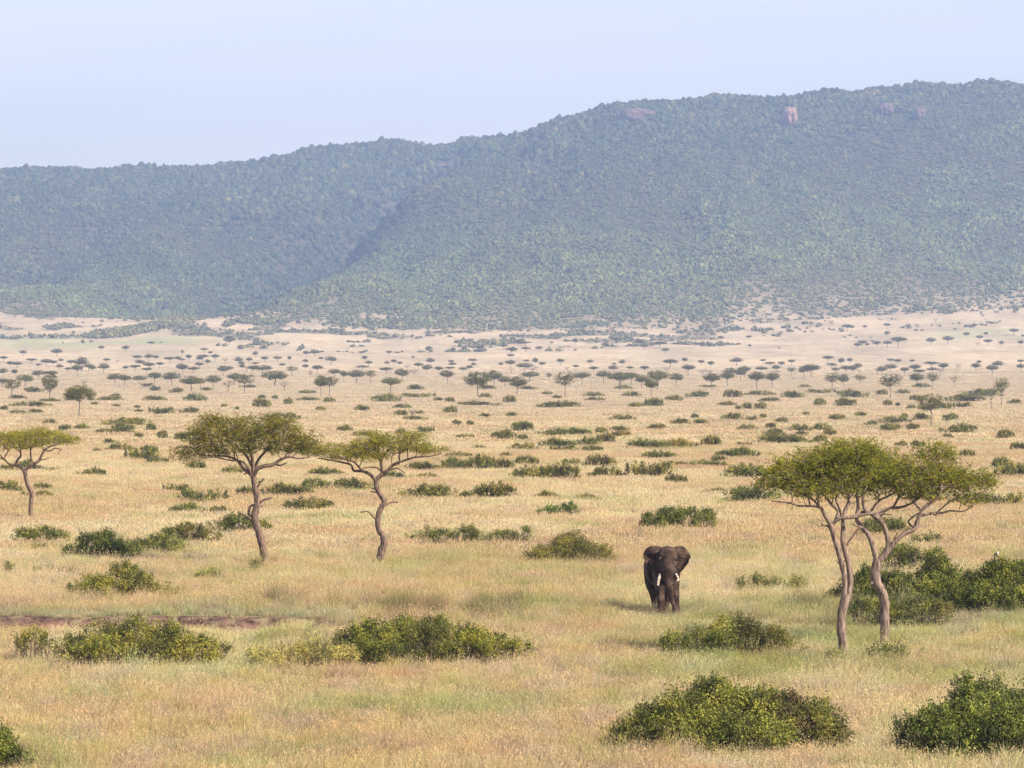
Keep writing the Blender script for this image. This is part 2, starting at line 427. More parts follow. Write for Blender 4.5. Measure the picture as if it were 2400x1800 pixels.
hero_tree('near acacia whose single thick trunk forks into spreading limbs, right one of the pair', base_px(2073, 1515), OE,
  [(285,1520,34),(290,1430,33),(292,1300,33),(290,1200,34),(265,1120,34),(230,1060,36),(225,980,33),(236,890,30)],
  [([(228,900,21),(205,800,20),(170,710,19),(120,660,17),(85,600,15),(95,530,13),(90,450,10),(60,350,7)], .5),
   ([(250,900,25),(290,860,23),(315,800,20),(300,700,19),(260,620,18),(200,570,17),(150,540,14),(130,450,10),(160,360,7)], -.3),
   ([(310,840,18),(360,770,18),(430,710,17),(500,675,17),(530,600,15),(560,540,13),(600,500,11),(680,440,8),(700,300,6)], -.6),
   ([(530,585,11),(620,565,10),(700,560,8),(760,545,7),(860,545,5),(950,480,4)], .7),
   ([(660,560,7),(740,490,6),(810,440,5),(900,380,4)], -.9),
   ([(240,590,13),(310,530,12),(400,520,10),(480,490,8),(560,430,6)], 1.0),
   ([(150,545,11),(60,580,9),(-20,590,7)], -.5),
   ([(180,560,10),(250,470,8),(380,400,6),(480,250,5)], .8)],
  [[(345,800,6),(360,740,5),(380,700,3)],[(500,670,7),(458,625,7),(490,590,6),(530,560,4)],[(130,665,8),(80,650,6),(45,630,4)],[(620,565,5),(665,580,3)],[(250,580,5),(300,568,5),(342,575,3)],[(485,600,4),(465,570,3)],[(200,1060,14),(190,1070,8)]],
  [(170,330,230,170,1,.6),(330,215,170,115,.9,.2),(450,310,240,160),(640,120,190,75,1,.5),(700,290,200,150),(900,340,180,105),(1020,345,80,55),(550,430,190,60),(870,465,130,40)], 820, 70, .48, col=(1.2, 1.18, .88), bark='bark_pale')

# ------------------------------------------------------------------ far acacia prototypes (unit: metres, about 8 m tall, 8 m wide)
def proto_tree(seed, kind):
    """kind: umbrella / open / bare / round"""
    global rng
    keep = rng; rng = np.random.default_rng(seed)
    H = 8.; W = 4.2
    lean = rng.normal()*.5
    fork = .50*H if kind != 'round' else .3*H
    if kind == 'bare': fork = .4*H
    trunk = smooth_path([(0, 0, -.3, .24), (lean*.3+rng.normal()*.1, 0, fork*.35, .19), (lean*.1-rng.normal()*.2, rng.normal()*.15, fork*.7, .17), (lean*.5, 0, fork, .17)], 4)
    tp = trunk[-1, :3]
    limbs = [(trunk[:, :3], trunk[:, 3])]
    A = Acc(); V, Q = tube_arrays(trunk[:, :3], trunk[:, 3], 6); A.add(V, Q)
    nl = 5 if kind != 'bare' else 6
    ctop = .80*H if kind != 'round' else .62*H
    a0 = rng.random()*6.28
    for k in range(nl):
        a = a0+k*6.283/nl+rng.normal()*.25; rr = W*(.45+.3*rng.random())
        e = np.array([tp[0]+np.cos(a)*rr, np.sin(a)*rr, ctop+rng.normal()*.25])
        mid = tp*.5+e*.5+np.array([0, 0, -.35])
        P = smooth_path([np.r_[tp, .13], np.r_[mid, .09], np.r_[e, .05]], 4)
        limbs.append((P[:, :3], P[:, 3])); V, Q = tube_arrays(P[:, :3], P[:, 3], 5); A.add(V, Q)
    n = {'umbrella': 220, 'open': 130, 'bare': 90, 'round': 150}[kind]
    v = rng.normal(size=(n, 3)); v /= np.linalg.norm(v, axis=1)[:, None]; v *= (rng.random(n)**.4)[:, None]
    if kind == 'umbrella':
        v[:, 2] = np.where(v[:, 2] < 0, v[:, 2]*.6, v[:, 2]); dz = rng.uniform(2.1, 3.0); sc = (W, W*.9, dz); c = (tp[0], 0, 8.15-dz)
    elif kind == 'open':
        sc = (W, W*.9, 2.1); c = (tp[0], 0, ctop-.5)
    elif kind == 'round':
        sc = (W*.8, W*.75, 2.6); c = (tp[0], 0, .66*H)
    else:
        sc = (W*.9, W*.85, 1.8); c = (tp[0], 0, .72*H)
    T = v*np.array(sc)+np.array(c)
    # lopsided clumps
    T[:, 2] += .5*(vnoise(T[:, 0]*.45+seed, T[:, 1]*.45)-.5)
    pos, par, r, fx = grow(limbs, T, bf=.3, seg=.9, r_tip=.022, jit=.25)
    branch_mesh(A, pos, par, r, fx, 4, .09, minr=0)
    tr = A.mesh('trunk', [M['bark_dark'] if kind != 'bare' else M['twig']])
    if kind == 'bare':
        keepT = T[rng.random(len(T)) < .30]; nlf = 9
    else:
        keepT = T; nlf = {'umbrella': 21, 'open': 18, 'round': 24}[kind]
    k = len(keepT)
    C = np.repeat(keepT, nlf, 0)+rng.normal(size=(k*nlf, 3))*np.array([.36, .36, .17])
    tone = np.repeat(.33+.14*rng.normal(size=k), nlf)+.12*rng.normal(size=k*nlf)
    V, Q, tn = leaf_arrays(C, .20+.16*rng.random(len(C)), np.clip(tone, 0, 1), None, .6)
    dry = np.full(len(tn), .7 if kind == 'bare' else 0.)
    cr = mesh_from('crown', V, Q, tn, [M['acacia']], dry=dry)
    rng = keep
    return tr, cr
PROTO = {k: [proto_tree(100+i*7+h*100, k) for i in range(n)] for h, (k, n) in enumerate([('umbrella', 10), ('open', 5), ('bare', 4), ('round', 3)])}
# kind letters: u umbrella, o open, b bare, r round.  Entries: centre x, top, base, width (in crop pixels), kind
FT = []
def crop(ox, oy, s, txt):
    for e in txt.split(';'):
        q = e.split()
        if len(q) < 4: continue
        a = [float(t) for t in q[:4]]
        FT.append((ox+a[0]/s, oy+a[1]/s, oy+a[2]/s, a[3]/s, q[4] if len(q) > 4 else 'u'))
crop(0, 700, 2.765, '''510 552 765 205;328 470 655 140 r;165 485 575 120;75 505 650 130 o;15 515 575 100;1110 470 565 120;1005 473 562 95;745 480 558 115;810 492 568 100;
900 493 552 105;1240 498 602 150;1300 505 590 90 o;1380 488 580 110;1480 515 605 115 b;1520 478 560 100;1585 476 612 150 o;1785 458 570 170;1842 525 600 85 b;2080 490 632 90;2135 490 632 115 o;
1445 428 500 85;1255 438 485 80;1185 418 495 85;1290 410 455 60;950 445 480 80;875 425 470 80;970 410 460 90;1035 408 452 55;500 425 505 85;530 375 470 100;575 420 475 80;670 415 485 85;600 435 480 60;
385 422 465 55;440 443 480 50;460 395 440 60;395 385 420 40;345 398 440 60;300 385 440 80;205 385 420 75;110 405 450 70;65 403 450 50;22 370 410 55;20 447 510 60;95 455 515 45;250 460 525 100;330 465 520 90;
250 418 445 40;690 385 420 50;655 300 340 45;815 303 345 55;370 320 375 80;980 275 305 55;892 362 400 70;965 358 405 70;1010 363 400 45;1100 375 415 75;1155 372 410 50;1180 385 415 45;1225 360 410 45;
1325 317 350 55;1360 338 370 35;1315 357 410 80;1395 357 410 60;1460 375 425 50 b;1290 375 410 50;1345 392 440 40;1545 376 430 65;1563 405 440 50;1655 338 385 40;1615 380 425 50;1715 373 415 55;
1800 368 410 65;1655 410 440 50;1600 432 475 70 b;1700 425 495 140;1640 430 490 80;1830 415 450 45;1890 432 500 90 o;1875 370 420 30;1985 338 380 50;2040 330 375 75;2080 375 410 35;1980 390 425 40;
2055 428 490 75;2145 370 430 80;1980 423 470 45;2012 455 515 45 b;2170 450 510 90;1490 437 475 50;1183 330 365 30 r;1555 293 330 40 b;815 430 470 40;905 395 440 70;150 330 372 50;762 393 420 40 b;545 522 570 60 b;1570 418 470 45;1485 235 300 100 r;1470 155 200 90 r''')
crop(800, 700, 2.765, '''100 455 545 125;190 455 550 80 o;290 440 490 90;400 450 545 100;320 500 615 130;470 448 510 70 b;550 425 490 75;630 435 490 60;690 460 550 100;700 438 470 70;500 413 460 70;575 382 435 60;
340 392 435 45;295 402 435 40;378 405 440 45;425 423 460 70 b;135 430 460 95;178 402 440 55;150 368 415 40;75 340 370 45 b;130 337 365 50;310 335 370 45;465 368 395 25;565 303 355 70 r;725 315 350 35;
795 305 345 40;855 305 335 55;900 305 345 60;710 395 425 40;718 412 450 55;830 428 470 50;790 443 480 60;850 385 420 65;858 415 450 35;880 458 635 185;990 460 575 110;1060 495 575 90;1140 498 628 130;
1095 355 385 55;1097 395 450 75;1185 412 470 120;1200 393 420 45;1260 380 440 40;1300 407 450 50;1215 470 540 130;1240 435 480 130 b;1100 445 485 80 b;1035 410 450 30;1345 475 535 45 o;1423 387 430 60;1450 462 640 150 o;
1560 470 560 120;1520 427 460 50;1465 437 470 60 b;1613 393 430 50;1635 437 480 70;1820 393 440 50;1768 415 440 35;1762 430 480 70;1870 437 470 55;1810 470 592 190;1700 460 545 110;1880 475 560 100;
1945 485 585 90;1965 433 480 60;2010 493 645 95;2050 460 595 150;2130 390 450 100;2170 475 570 100;2110 440 480 60 b;1780 250 285 65;1780 290 325 60 b;1710 282 330 55;1930 268 300 70;1960 290 330 65;
2065 275 320 85;2100 315 355 55;1515 255 295 45;1440 298 335 40 b;1470 297 330 45 b;1280 305 340 55;1345 303 340 40 b;1195 310 345 70;1100 312 350 90;1050 290 330 70;1145 262 300 60;1190 275 305 90;1855 238 265 35 b;1360 277 300 30;15 462 545 50''')
crop(1600, 700, 2.765, '''15 380 425 45;120 393 440 45;180 402 450 50;35 422 500 90;190 480 592 125;130 450 495 90 b;175 458 490 80 b;350 380 435 90;290 470 570 105;310 447 510 120;400 435 510 90;375 445 535 80;
480 470 588 120;580 475 585 100;510 437 480 90;520 390 420 45;565 405 440 80;640 405 450 50;605 425 480 60;600 455 500 100 b;705 392 435 55;705 438 505 65 o;835 422 515 120;785 430 515 80;940 368 415 80;1028 380 440 45;
1082 383 430 40;965 413 450 75;1060 432 490 80;1135 413 470 60;1100 430 490 60;970 470 602 110 o;1045 480 580 75;1150 487 560 95 o;1148 452 490 40 b;990 445 480 60;1350 420 475 90;1290 435 500 70;1260 437 500 60 b;
1350 385 415 55;1395 388 430 50;1485 392 420 40;1610 403 450 100;1500 425 480 90;1440 440 500 60;1345 475 648 150 o;1400 480 575 80 b;1520 480 575 110;1620 470 588 90 o;1530 455 500 80;1690 415 480 75;
1670 435 500 60 b;1620 443 480 80;1785 413 470 50 b;1760 485 575 90 b;1900 415 480 70;1920 397 430 40;2005 427 500 85;2045 400 460 80;2065 498 690 105 o;2000 550 718 90 b;2190 420 480 60;2190 393 430 50;1615 598 828 195 o;
1135 280 328 55;1165 268 315 60;1195 283 318 30;1257 272 320 55;1327 268 315 65;1395 243 318 95;1440 253 290 35;1220 237 275 40 b;1325 207 250 40;1325 157 195 50;1065 162 210 75;1100 172 210 30;1180 170 200 30;
905 182 220 45 b;1520 163 205 40 b;1510 195 225 25;1550 197 215 30;1640 123 160 40 b;1890 160 195 35;1607 248 302 70;1717 240 295 80;1840 213 255 45;1965 215 245 35;1925 235 270 55;1980 260 305 60;2063 272 310 40;
1912 273 310 50 b;2145 190 240 65;2190 268 310 50;2205 230 260 30;250 240 275 45;430 235 270 40;120 282 318 35;435 292 325 25;235 293 320 20;625 312 330 20''')
ORD = ['first', 'second', 'third', 'fourth', 'fifth', 'sixth', 'seventh', 'eighth', 'ninth', 'tenth', 'eleventh', 'twelfth', 'thirteenth', 'fourteenth', 'fifteenth', 'sixteenth', 'seventeenth', 'eighteenth', 'nineteenth', 'twentieth']
SECT = [(-200, 190, 'above the leftmost near acacia'), (190, 400, 'left of the big olive acacia'), (400, 745, 'above the big olive acacia'), (745, 1050, 'above the crooked acacia'),
        (1050, 1300, 'right of the crooked acacia'), (1300, 1510, 'left of the elephant'), (1510, 1640, 'straight above the elephant'), (1640, 1780, 'left of the two-acacia pair'),
        (1780, 2080, 'above the twin-trunk acacia'), (2080, 2260, 'above the fork-trunk acacia'), (2260, 2700, 'by the right edge')]
def place_cells(items, bands):
    """items: dicts with px, py, desc, noun; gives each one a label unique within sector x band"""
    cells = {}
    for it in items:
        s = next(n for a, b, n in SECT if a <= it['px'] < b)
        w = next(n for a, b, n in bands if a <= it['py'] < b)
        cells.setdefault((it['noun'], w, s), []).append(it)
    for (noun, w, s), L in cells.items():
        L.sort(key=lambda i: i['px'])
        for k, it in enumerate(L):
            if len(L) == 1: pos = 'alone in' if noun != 'bush' else 'only one in'; lab = '%s %s, %s %s %s' % (it['desc'], noun, 'in', w, s); lab = lab
            else: lab = '%s %s, %s from left in %s %s' % (it['desc'], noun, ORD[min(k, 19)], w, s)
            it['label'] = lab
items = []
for (px, yt, yb, w, k) in FT:
    kind = {'u': 'umbrella', 'o': 'open', 'b': 'bare', 'r': 'round'}[k]
    items.append(dict(px=px, py=yb, yt=yt, w=w, kind=kind, noun='acacia', desc={'u': 'flat-topped', 'o': 'open-crowned', 'b': 'brown leafless', 'r': 'round-crowned'}[k]))
place_cells(items, [(0, 806, 'top scattered row'), (806, 830, 'fourth row down'.replace('fourth', 'upper')), (830, 853, 'back row'), (853, 872, 'hazy middle row'), (872, 893, 'hazy front row'), (893, 922, 'darker front row'), (922, 1100, 'nearest far row')])
cnt = {}
for it in items:
    lst = PROTO[it['kind']]
    c = cnt.get(it['kind'], 0); cnt[it['kind']] = c+1
    tr, cr = lst[(c*5+c//7) % len(lst)]
    X, D, z = at(it['px'], it['py'], .15)
    hgt = (it['py']-it['yt'])*D/F; wid = it['w']*D/F
    e = bpy.data.objects.new('acacia_tree', None); COL.objects.link(e)
    e.location = (X, D, z); e.rotation_euler = (0, 0, random.choice([0, math.pi])+random.uniform(-.6, .6))
    sxy = wid/8.2
    e.scale = (sxy, sxy, hgt/8.35)
    tag(e, it['label'], 'acacia tree', 'acacias scattered over the far plain')
    t = add('trunk', tr, e); g = random.uniform(.85, 1.2)
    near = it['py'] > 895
    c_ = (g*.95, g*.9, g*.85) if near else (g*.95, g*.88, g*1.6)  # beyond the near rows, bluish distance haze is put into the crown tint
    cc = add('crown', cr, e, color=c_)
# ------------------------------------------------------------------ bushes
def bush_mesh(lobes, nspr, leaf=.07, spl=(.18, .42), nleaf=12, tone0=.42, name='bush', stems=True, up=.5, shell=.45):
    """lobes: (cx, cy, cz, rx, ry, rz, tone shift, dryness). Returns leaf mesh, stem mesh"""
    lo = np.array([tuple(l)+(0.,)*(8-len(l)) for l in lobes], float)
    area = (lo[:, 3]*lo[:, 4]*lo[:, 5])**(2/3)
    cnt = np.maximum(8, (nspr*area/area.sum()).astype(int))
    V = []; Q = []; T = []; Dr = []; n = 0
    S = Acc()
    for l, c in zip(lo, cnt):
        v = rand_dir(c, .35)
        # lumpy shell: radius modulated by direction noise
        th = np.arctan2(v[:, 1], v[:, 0])
        lump = .70+.60*vnoise(th*2.6+l[0]*3+9, v[:, 2]*3.4+l[1])
        rr = (1-shell*rng.random(c)**1.6)*lump
        # sprigs gather in clumps with darker gaps between them
        nc = max(4, c//16); cv = rand_dir(nc, .35); jc = rng.integers(0, nc, c)
        lk = rng.random(c) < .62
        v = np.where(lk[:, None], cv[jc]+rng.normal(size=(c, 3))*.13, v); v /= np.linalg.norm(v, axis=1)[:, None]
        crr = .72+.38*rng.random(nc); rr = np.where(lk, crr[jc]*(1-.10*rng.random(c)), rr*.95)
        P = l[:3]+v*l[3:6]*rr[:, None]
        P[:, 2] = np.abs(P[:, 2]) if l[2] < l[5] else P[:, 2]
        # clump tone: patches over the surface
        pt = vnoise(P[:, 0]*2.1+7, P[:, 2]*2.1+P[:, 1]*1.7)-.5
        ctn = .17*rng.normal(size=nc)
        t0 = tone0+l[6]+.75*pt+.10*rng.normal(size=c)+np.where(lk, .06+ctn[jc], -.16)
        dr = np.clip(l[7]+.25*(vnoise(P[:, 0]*1.3+40, P[:, 1]*1.3+P[:, 2]*1.9) > .72)*rng.random(c), 0, 1)
        Dn = v*np.array([1, 1, 1])+np.array([0, 0, up])+rng.normal(size=(c, 3))*.35
        Dn /= np.linalg.norm(Dn, axis=1)[:, None]
        Ls = spl[0]+(spl[1]-spl[0])*rng.random(c)**1.5
        Ls = np.where(rng.random(c) < .03, Ls*1.9, Ls)
        f = np.tile(np.linspace(0, 1, nleaf), c)
        wdt = np.repeat(Ls, nleaf)*.30*(1-f*.6)
        C = np.repeat(P, nleaf, 0)+np.repeat(Dn*Ls[:, None], nleaf, 0)*f[:, None]+rng.normal(size=(c*nleaf, 3))*wdt[:, None]
        C[:, 2] = np.maximum(C[:, 2], .02)
        tone = np.repeat(t0, nleaf)+.12*rng.normal(size=c*nleaf)
        sz = leaf*(.65+.7*rng.random(len(C)))
        v_, q_, t_ = leaf_arrays(C, sz, np.clip(tone, 0, 1), np.repeat(Dn, nleaf, 0)+rng.normal(size=C.shape)*.9, .6)
        V.append(v_); Q.append(q_+n); T.append(t_); Dr.append(np.repeat(np.repeat(dr, nleaf), 4)); n += len(v_)
        if stems:
            k = max(4, int(c*.05))
            for j in rng.choice(c, k, replace=False):
                a = np.array([l[0]+rng.normal()*l[3]*.2, l[1]+rng.normal()*l[4]*.2, 0.])
                b = P[j]+Dn[j]*Ls[j]*1.25
                m = (a+b)/2+np.array([0, 0, .15*l[5]])+rng.normal(size=3)*.06
                pth = smooth_path([a, m, b], 3)
                vv, qq = tube_arrays(pth, np.linspace(.022, .005, len(pth)), 4); S.add(vv, qq)
    me = mesh_from(name, np.vstack(V), np.vstack(Q), np.concatenate(T), [M['bush']], dry=np.concatenate(Dr))
    return me, (S.mesh('stems', [M['twig']]) if stems else None)
def hero_bush(label, px, py, lobes, dens=1., leaf=.07, tone0=.42, col=(1, 1, 1), lift=.28, cat='bush', group=None, **k):
    """lobes in photo pixels: (cx, ytop, rx, ybase, depth offset m, tone, dry)"""
    X, D, z = at(px, py, lift)
    s = F/D; B = []
    hb = HC-z
    for l in lobes:
        cx, yt, rx, yb = l[:4]; dp = l[4] if len(l) > 4 else 0
        w = rx/s; x = (cx-1200)/F*D-X
        ztop = HC-(yt-HY)/F*(D+dp)-z; zb = HC-(yb-HY)/F*(D+dp)-z
        zb = max(zb-.28, -.1) if yb > py-6 else zb
        zc = zb+(ztop-zb)*.42; rz = (ztop-zc)*.90
        B.append((x, dp, zc, w*1.0, max(min(w*.85, 1.6), .35), rz, l[5] if len(l) > 5 else 0, l[6] if len(l) > 6 else 0))
    for b in list(B):                       # small knobs break up the outline
        for q in range(3):
            a = rng.uniform(-1.1, 1.1)
            B.append((b[0]+math.sin(a)*b[3]*.78, b[1]+rng.normal()*.25, b[2]+abs(math.cos(a))*b[5]*.80, b[3]*rng.uniform(.22, .38), b[4]*.4, b[5]*rng.uniform(.28, .46), b[6]+rng.normal()*.07, b[7]*rng.uniform(.5, 1.3)))
    area = sum((b[3]*b[5]) for b in B)
    n = int(area*470*dens)
    me, st = bush_mesh(B, n, leaf, tone0=tone0+.09, **k)
    root = bpy.data.objects.new('bush', None); COL.objects.link(root); root.location = (X, D, z)
    tag(root, label, cat, group)
    add('foliage', me, root, color=tuple(v*1.15 for v in col)); add('stems', st, root)
    return root
g_ = 'bushes in the near grassland'
hero_bush('large rounded green bush with a brown dead patch, front right below the two-acacia pair', 1700, 1750,
  [(1520,1665,80,1750,0,.02),(1600,1630,95,1752,-.3,.05),(1690,1603,110,1753,0,.05),(1760,1612,90,1750,.3,-.02),(1835,1632,80,1750,.5,-.05,.75),(1905,1650,70,1748,.1,.02,.15),(1960,1700,35,1745,.2,0,.5),
   (1650,1680,90,1755,-1.2,.10),(1770,1690,90,1755,-1.0,.06),(1470,1720,45,1752,-.2,0)], 1.15, .075, .46, col=(1.05, 1.05, .9))
hero_bush('tall dark green bush cut off by the lower right corner', 2300, 1768,
  [(2140,1690,50,1765,-.2,.04),(2200,1655,70,1768,-.3,.02),(2262,1600,60,1765,.6,.02),(2330,1592,70,1768,.8,-.02),(2320,1640,100,1772,-.6,.03),(2420,1610,90,1775,.3,-.03),(2240,1700,70,1772,-1.1,.04),(2370,1700,80,1780,-1.2,.02),(2490,1640,80,1775,0,0)], 1.15, .075, .36, col=(.9, 1.0, .85))
hero_bush('dark bush peeking in at the lower left corner', 0, 1800,
  [(-30,1700,60,1800,0,.02),(10,1725,30,1800,-.3,.05),(-80,1690,60,1805,.4,0),(40,1765,28,1800,-.2,.0)], 1.1, .075, .38, col=(.95, 1, .85))
hero_bush('small upright feathery bush beside the wide front-left bush', 84, 1548,
  [(75,1478,32,1540,0,.04),(52,1500,22,1530,.2,0,.3),(102,1500,28,1545,-.2,-.02,.1)], .6, .07, .44, col=(1.1, 1.05, .8), up=1.2)
hero_bush('wide ragged olive bush in front of the eroded bank at left', 330, 1562,
  [(175,1490,45,1558,0,-.04,.1),(240,1462,55,1560,.4,-.02),(265,1500,60,1564,-.6,.14),(320,1452,45,1562,.3,.06),(350,1490,60,1565,-.5,-.04,.2),(400,1468,55,1562,.2,.06),(450,1490,55,1560,0,.10),(495,1505,38,1550,.1,.02,.2),(210,1510,50,1564,-.9,.10)], 1.0, .07, .45, col=(1.1, 1.05, .85))
hero_bush('wide dense green bush low in the centre foreground tapering to the right', 960, 1552,
  [(810,1490,35,1545,0,-.08,.15),(850,1465,60,1548,.2,.0),(880,1458,55,1552,-.5,.16),(950,1453,70,1555,.3,0),(1000,1456,70,1556,-.4,-.04,.15),(1050,1458,70,1553,.3,.05),(1100,1480,60,1550,-.2,.05),(1160,1495,50,1545,0,.06),(1215,1505,32,1543,.1,.08),(930,1510,80,1562,-1.1,.02)], 1.1, .07, .42, col=(1.05, 1.05, .8))
hero_bush('low straw-green grassy hummock left of the wide centre foreground bush', 715, 1566,
  [(620,1528,50,1562,0,.1,.1),(690,1515,60,1564,.1,.1,.15),(745,1507,55,1564,.0,.08,.2),(800,1520,45,1562,-.1,.1,.1)], 1.1, .06, .50, col=(1.75, 1.6, 2.0), cat='grassy hummock', up=1.5)
hero_bush('bush with bright green upright middle and brownish right side, below right of the elephant', 1690, 1532,
  [(1580,1488,38,1530,0,-.02),(1635,1478,40,1532,-.2,.04),(1708,1442,38,1525,.1,.22),(1690,1480,45,1534,-.5,.06),(1750,1455,42,1530,.2,-.10,.45),(1800,1472,45,1530,-.1,-.05,.35),(1845,1500,38,1532,.1,0,.4),(1560,1515,20,1535,0,.05)], .9, .07, .42, col=(1.05, 1.05, .85))
hero_bush('small dark bush round the foot of the fork-trunk acacia', 2075, 1548,
  [(2060,1512,24,1546,-.3,-.02),(2090,1515,26,1550,-.2,.04),(2110,1530,14,1545,0,0)], .7, .065, .36, up=.9)
hero_bush('tiny green bush at the foot of the twin-trunk acacia', 1958, 1556, [(1958,1530,16,1556,.2,.05),(1945,1540,10,1554,0,0)], .7, .06, .4, up=.9)
hero_bush('leafy dark thicket bush right behind the twin-trunk acacia', 2040, 1418,
  [(2010,1345,45,1415,.4,-.08),(2050,1332,50,1418,.6,-.04),(2090,1345,45,1420,.3,.02),(2030,1375,50,1420,-.4,-.06)], .95, .085, .36, col=(.95, 1, .8))
hero_bush('tallest leafy bush, peak of the big dark thicket at right', 2190, 1430,
  [(2150,1345,60,1425,.2,.0),(2200,1292,42,1400,.8,-.06),(2215,1330,60,1425,.4,.02),(2165,1370,80,1430,-.4,.08),(2250,1345,50,1432,0,-.04),(2225,1380,60,1435,-.8,.05)], .95, .09, .40, col=(1.02, 1.05, .8))
hero_bush('wide leafy bush running off the right edge, end of the big dark thicket', 2340, 1432,
  [(2270,1345,45,1430,.3,-.02),(2320,1325,55,1432,.4,.02),(2360,1312,55,1432,.5,.05),(2410,1318,60,1432,.4,.03),(2300,1375,60,1436,-.6,.0),(2380,1375,80,1436,-.7,.06),(2480,1330,60,1432,.3,0)], .95, .09, .40, col=(1.02, 1.05, .8))
hero_bush('round green bush sticking up behind the dark thicket', 2115, 1345,
  [(2100,1285,38,1335,0,.0),(2140,1290,30,1335,.2,.02),(2125,1280,26,1335,.5,.0)], .8, .085, .36)
hero_bush('low rounded bush in front of the dark thicket, behind the forked trunk', 2130, 1462,
  [(2020,1412,30,1455,0,-.05),(2060,1405,36,1460,.1,.12),(2110,1402,45,1462,.1,-.02),(2160,1400,50,1464,-.1,.02,.1),(2205,1415,28,1460,0,.0,.3)], .95, .07, .38)
hero_bush('bright little bush left of the dark thicket beyond the twin trunks', 1955, 1415, [(1952,1385,22,1415,0,-.02),(1972,1378,18,1412,.3,-.04)], .8, .07, .36)
hero_bush('small sparse bush above the dark thicket at right', 2176, 1274, [(2160,1258,22,1273,0,-.05),(2190,1256,20,1274,.2,.0)], .7, .08, .36)
hero_bush('dark bush seen between the two right-hand acacia trunks', 2070, 1252, [(2045,1222,28,1250,0,-.05),(2080,1216,30,1252,.2,-.02),(2108,1222,18,1252,.2,.05)], .9, .085, .38)
hero_bush('dark green bush behind the elephant with level top', 1590, 1240,
  [(1535,1200,30,1238,0,-.02),(1570,1195,34,1240,.2,0),(1610,1190,34,1240,.1,.0),(1650,1198,28,1238,.1,.04),(1512,1225,14,1240,0,-.03)], .9, .085, .36, col=(.95, 1.0, .85))
hero_bush('small two-part bush between the elephant and the twin-trunk acacia', 1815, 1388,
  [(1765,1352,32,1378,.4,.0),(1810,1360,34,1388,0,-.04,.1),(1850,1358,36,1388,0,.05,.1),(1740,1368,10,1376,0,.0)], .75, .07, .42, up=1.0)
hero_bush('broad olive-brown bush left of the elephant with wispy top', 1330, 1320,
  [(1290,1280,55,1318,0,-.02,.15),(1330,1262,60,1320,.2,.0,.15),(1380,1275,50,1320,0,.0,.25),(1415,1297,28,1318,0,-.04,.2),(1250,1300,30,1318,0,-.05,.1),(1345,1248,30,1300,1.2,.05,.3)], .85, .075, .40, col=(1.1, 1.02, .8))
hero_bush('thin low bush, left of three in a row right of the crooked acacia', 985, 1268, [(975,1250,26,1268,0,.05),(1005,1236,18,1266,.3,.08,.1)], .5, .075, .42, up=1)
hero_bush('bush with peaked crest, middle of three in a row right of the crooked acacia', 1070, 1274,
  [(1035,1245,28,1272,0,-.05),(1085,1233,32,1274,.1,.04,.15),(1115,1250,28,1274,.1,-.02)], .8, .08, .40)
hero_bush('ragged bush, right of three in a row right of the crooked acacia', 1190, 1273,
  [(1165,1250,26,1272,0,-.02),(1190,1246,26,1273,.2,.0),(1232,1240,12,1262,.4,.05),(1215,1255,22,1272,0,.02,.2)], .65, .08, .40, up=.9)
hero_bush('bright green low bush, alone in the grass above right of centre', 1305, 1208, [(1285,1190,26,1208,0,.0),(1325,1182,28,1208,.1,.0)], .9, .085, .38, col=(.85, 1.1, .85))
hero_bush('rounded bush behind the crown of dry grass at far left, below the leftmost acacia', 95, 1272,
  [(60,1245,34,1270,0,.0),(100,1240,36,1272,.1,.02),(140,1248,24,1270,0,.02,.1)], .85, .085, .40)
hero_bush('small pale bush patch under the rounded far-left bush', 92, 1290, [(92,1278,20,1290,0,.08)], .5, .075, .45)
hero_bush('darkest tall bush at the left end of the long bush chain', 245, 1310,
  [(215,1248,32,1300,.2,-.12),(250,1250,34,1302,.3,-.06),(270,1270,40,1310,-.2,-.04),(300,1275,30,1308,0,-.1,.1),(170,1283,24,1300,.2,-.05)], .95, .085, .36, col=(.9, 1, .85))
hero_bush('middle bush of the long bush chain, sloping down to the right', 375, 1300,
  [(330,1270,34,1300,.1,-.08,.1),(375,1258,38,1300,.2,-.02),(415,1268,26,1300,0,.1),(350,1285,40,1308,-.6,.1)], .9, .085, .38)
hero_bush('low trailing end of the long bush chain', 450, 1303, [(448,1294,20,1303,0,-.05)], .6, .08, .36)
hero_bush('wide brownish-green bush behind the long bush chain', 445, 1270,
  [(405,1240,30,1268,0,.0),(445,1228,36,1270,.1,-.02,.2),(485,1240,30,1270,0,.04,.25)], .85, .085, .38, col=(1.05, 1, .85))
hero_bush('rounded bush behind the trunk of the big olive acacia', 560, 1248,
  [(520,1218,28,1246,0,-.05,.1),(560,1208,36,1248,.1,-.02),(598,1222,24,1246,.1,.08),(618,1222,14,1244,.2,-.02)], .9, .085, .38)
hero_bush('yellowish-green hummock bush, large one above the bank at left', 285, 1402,
  [(210,1350,34,1398,.2,.06),(185,1375,28,1402,0,.04),(285,1322,40,1395,.5,-.02,.1),(250,1360,55,1405,-.3,.14),(330,1340,38,1400,.2,-.06,.1),(375,1372,34,1402,0,-.02,.2),(420,1388,24,1402,.1,-.04,.2)], .95, .075, .44, col=(1.1, 1.05, .8))
hero_bush('small yellow-green bush left of the big olive acacia base', 480, 1360, [(490,1338,22,1360,0,.12),(462,1348,16,1358,.1,0)], .7, .07, .46, col=(1.05, 1.1, .85))
hero_bush('dark green sprout bush hugging the big olive acacia base', 606, 1338, [(604,1314,16,1338,-.2,-.08)], .8, .07, .34)
hero_bush('tiny upright green sprout near the left edge', 23, 1345, [(23,1322,9,1345,0,.02)], .6, .07, .4, up=1.2)
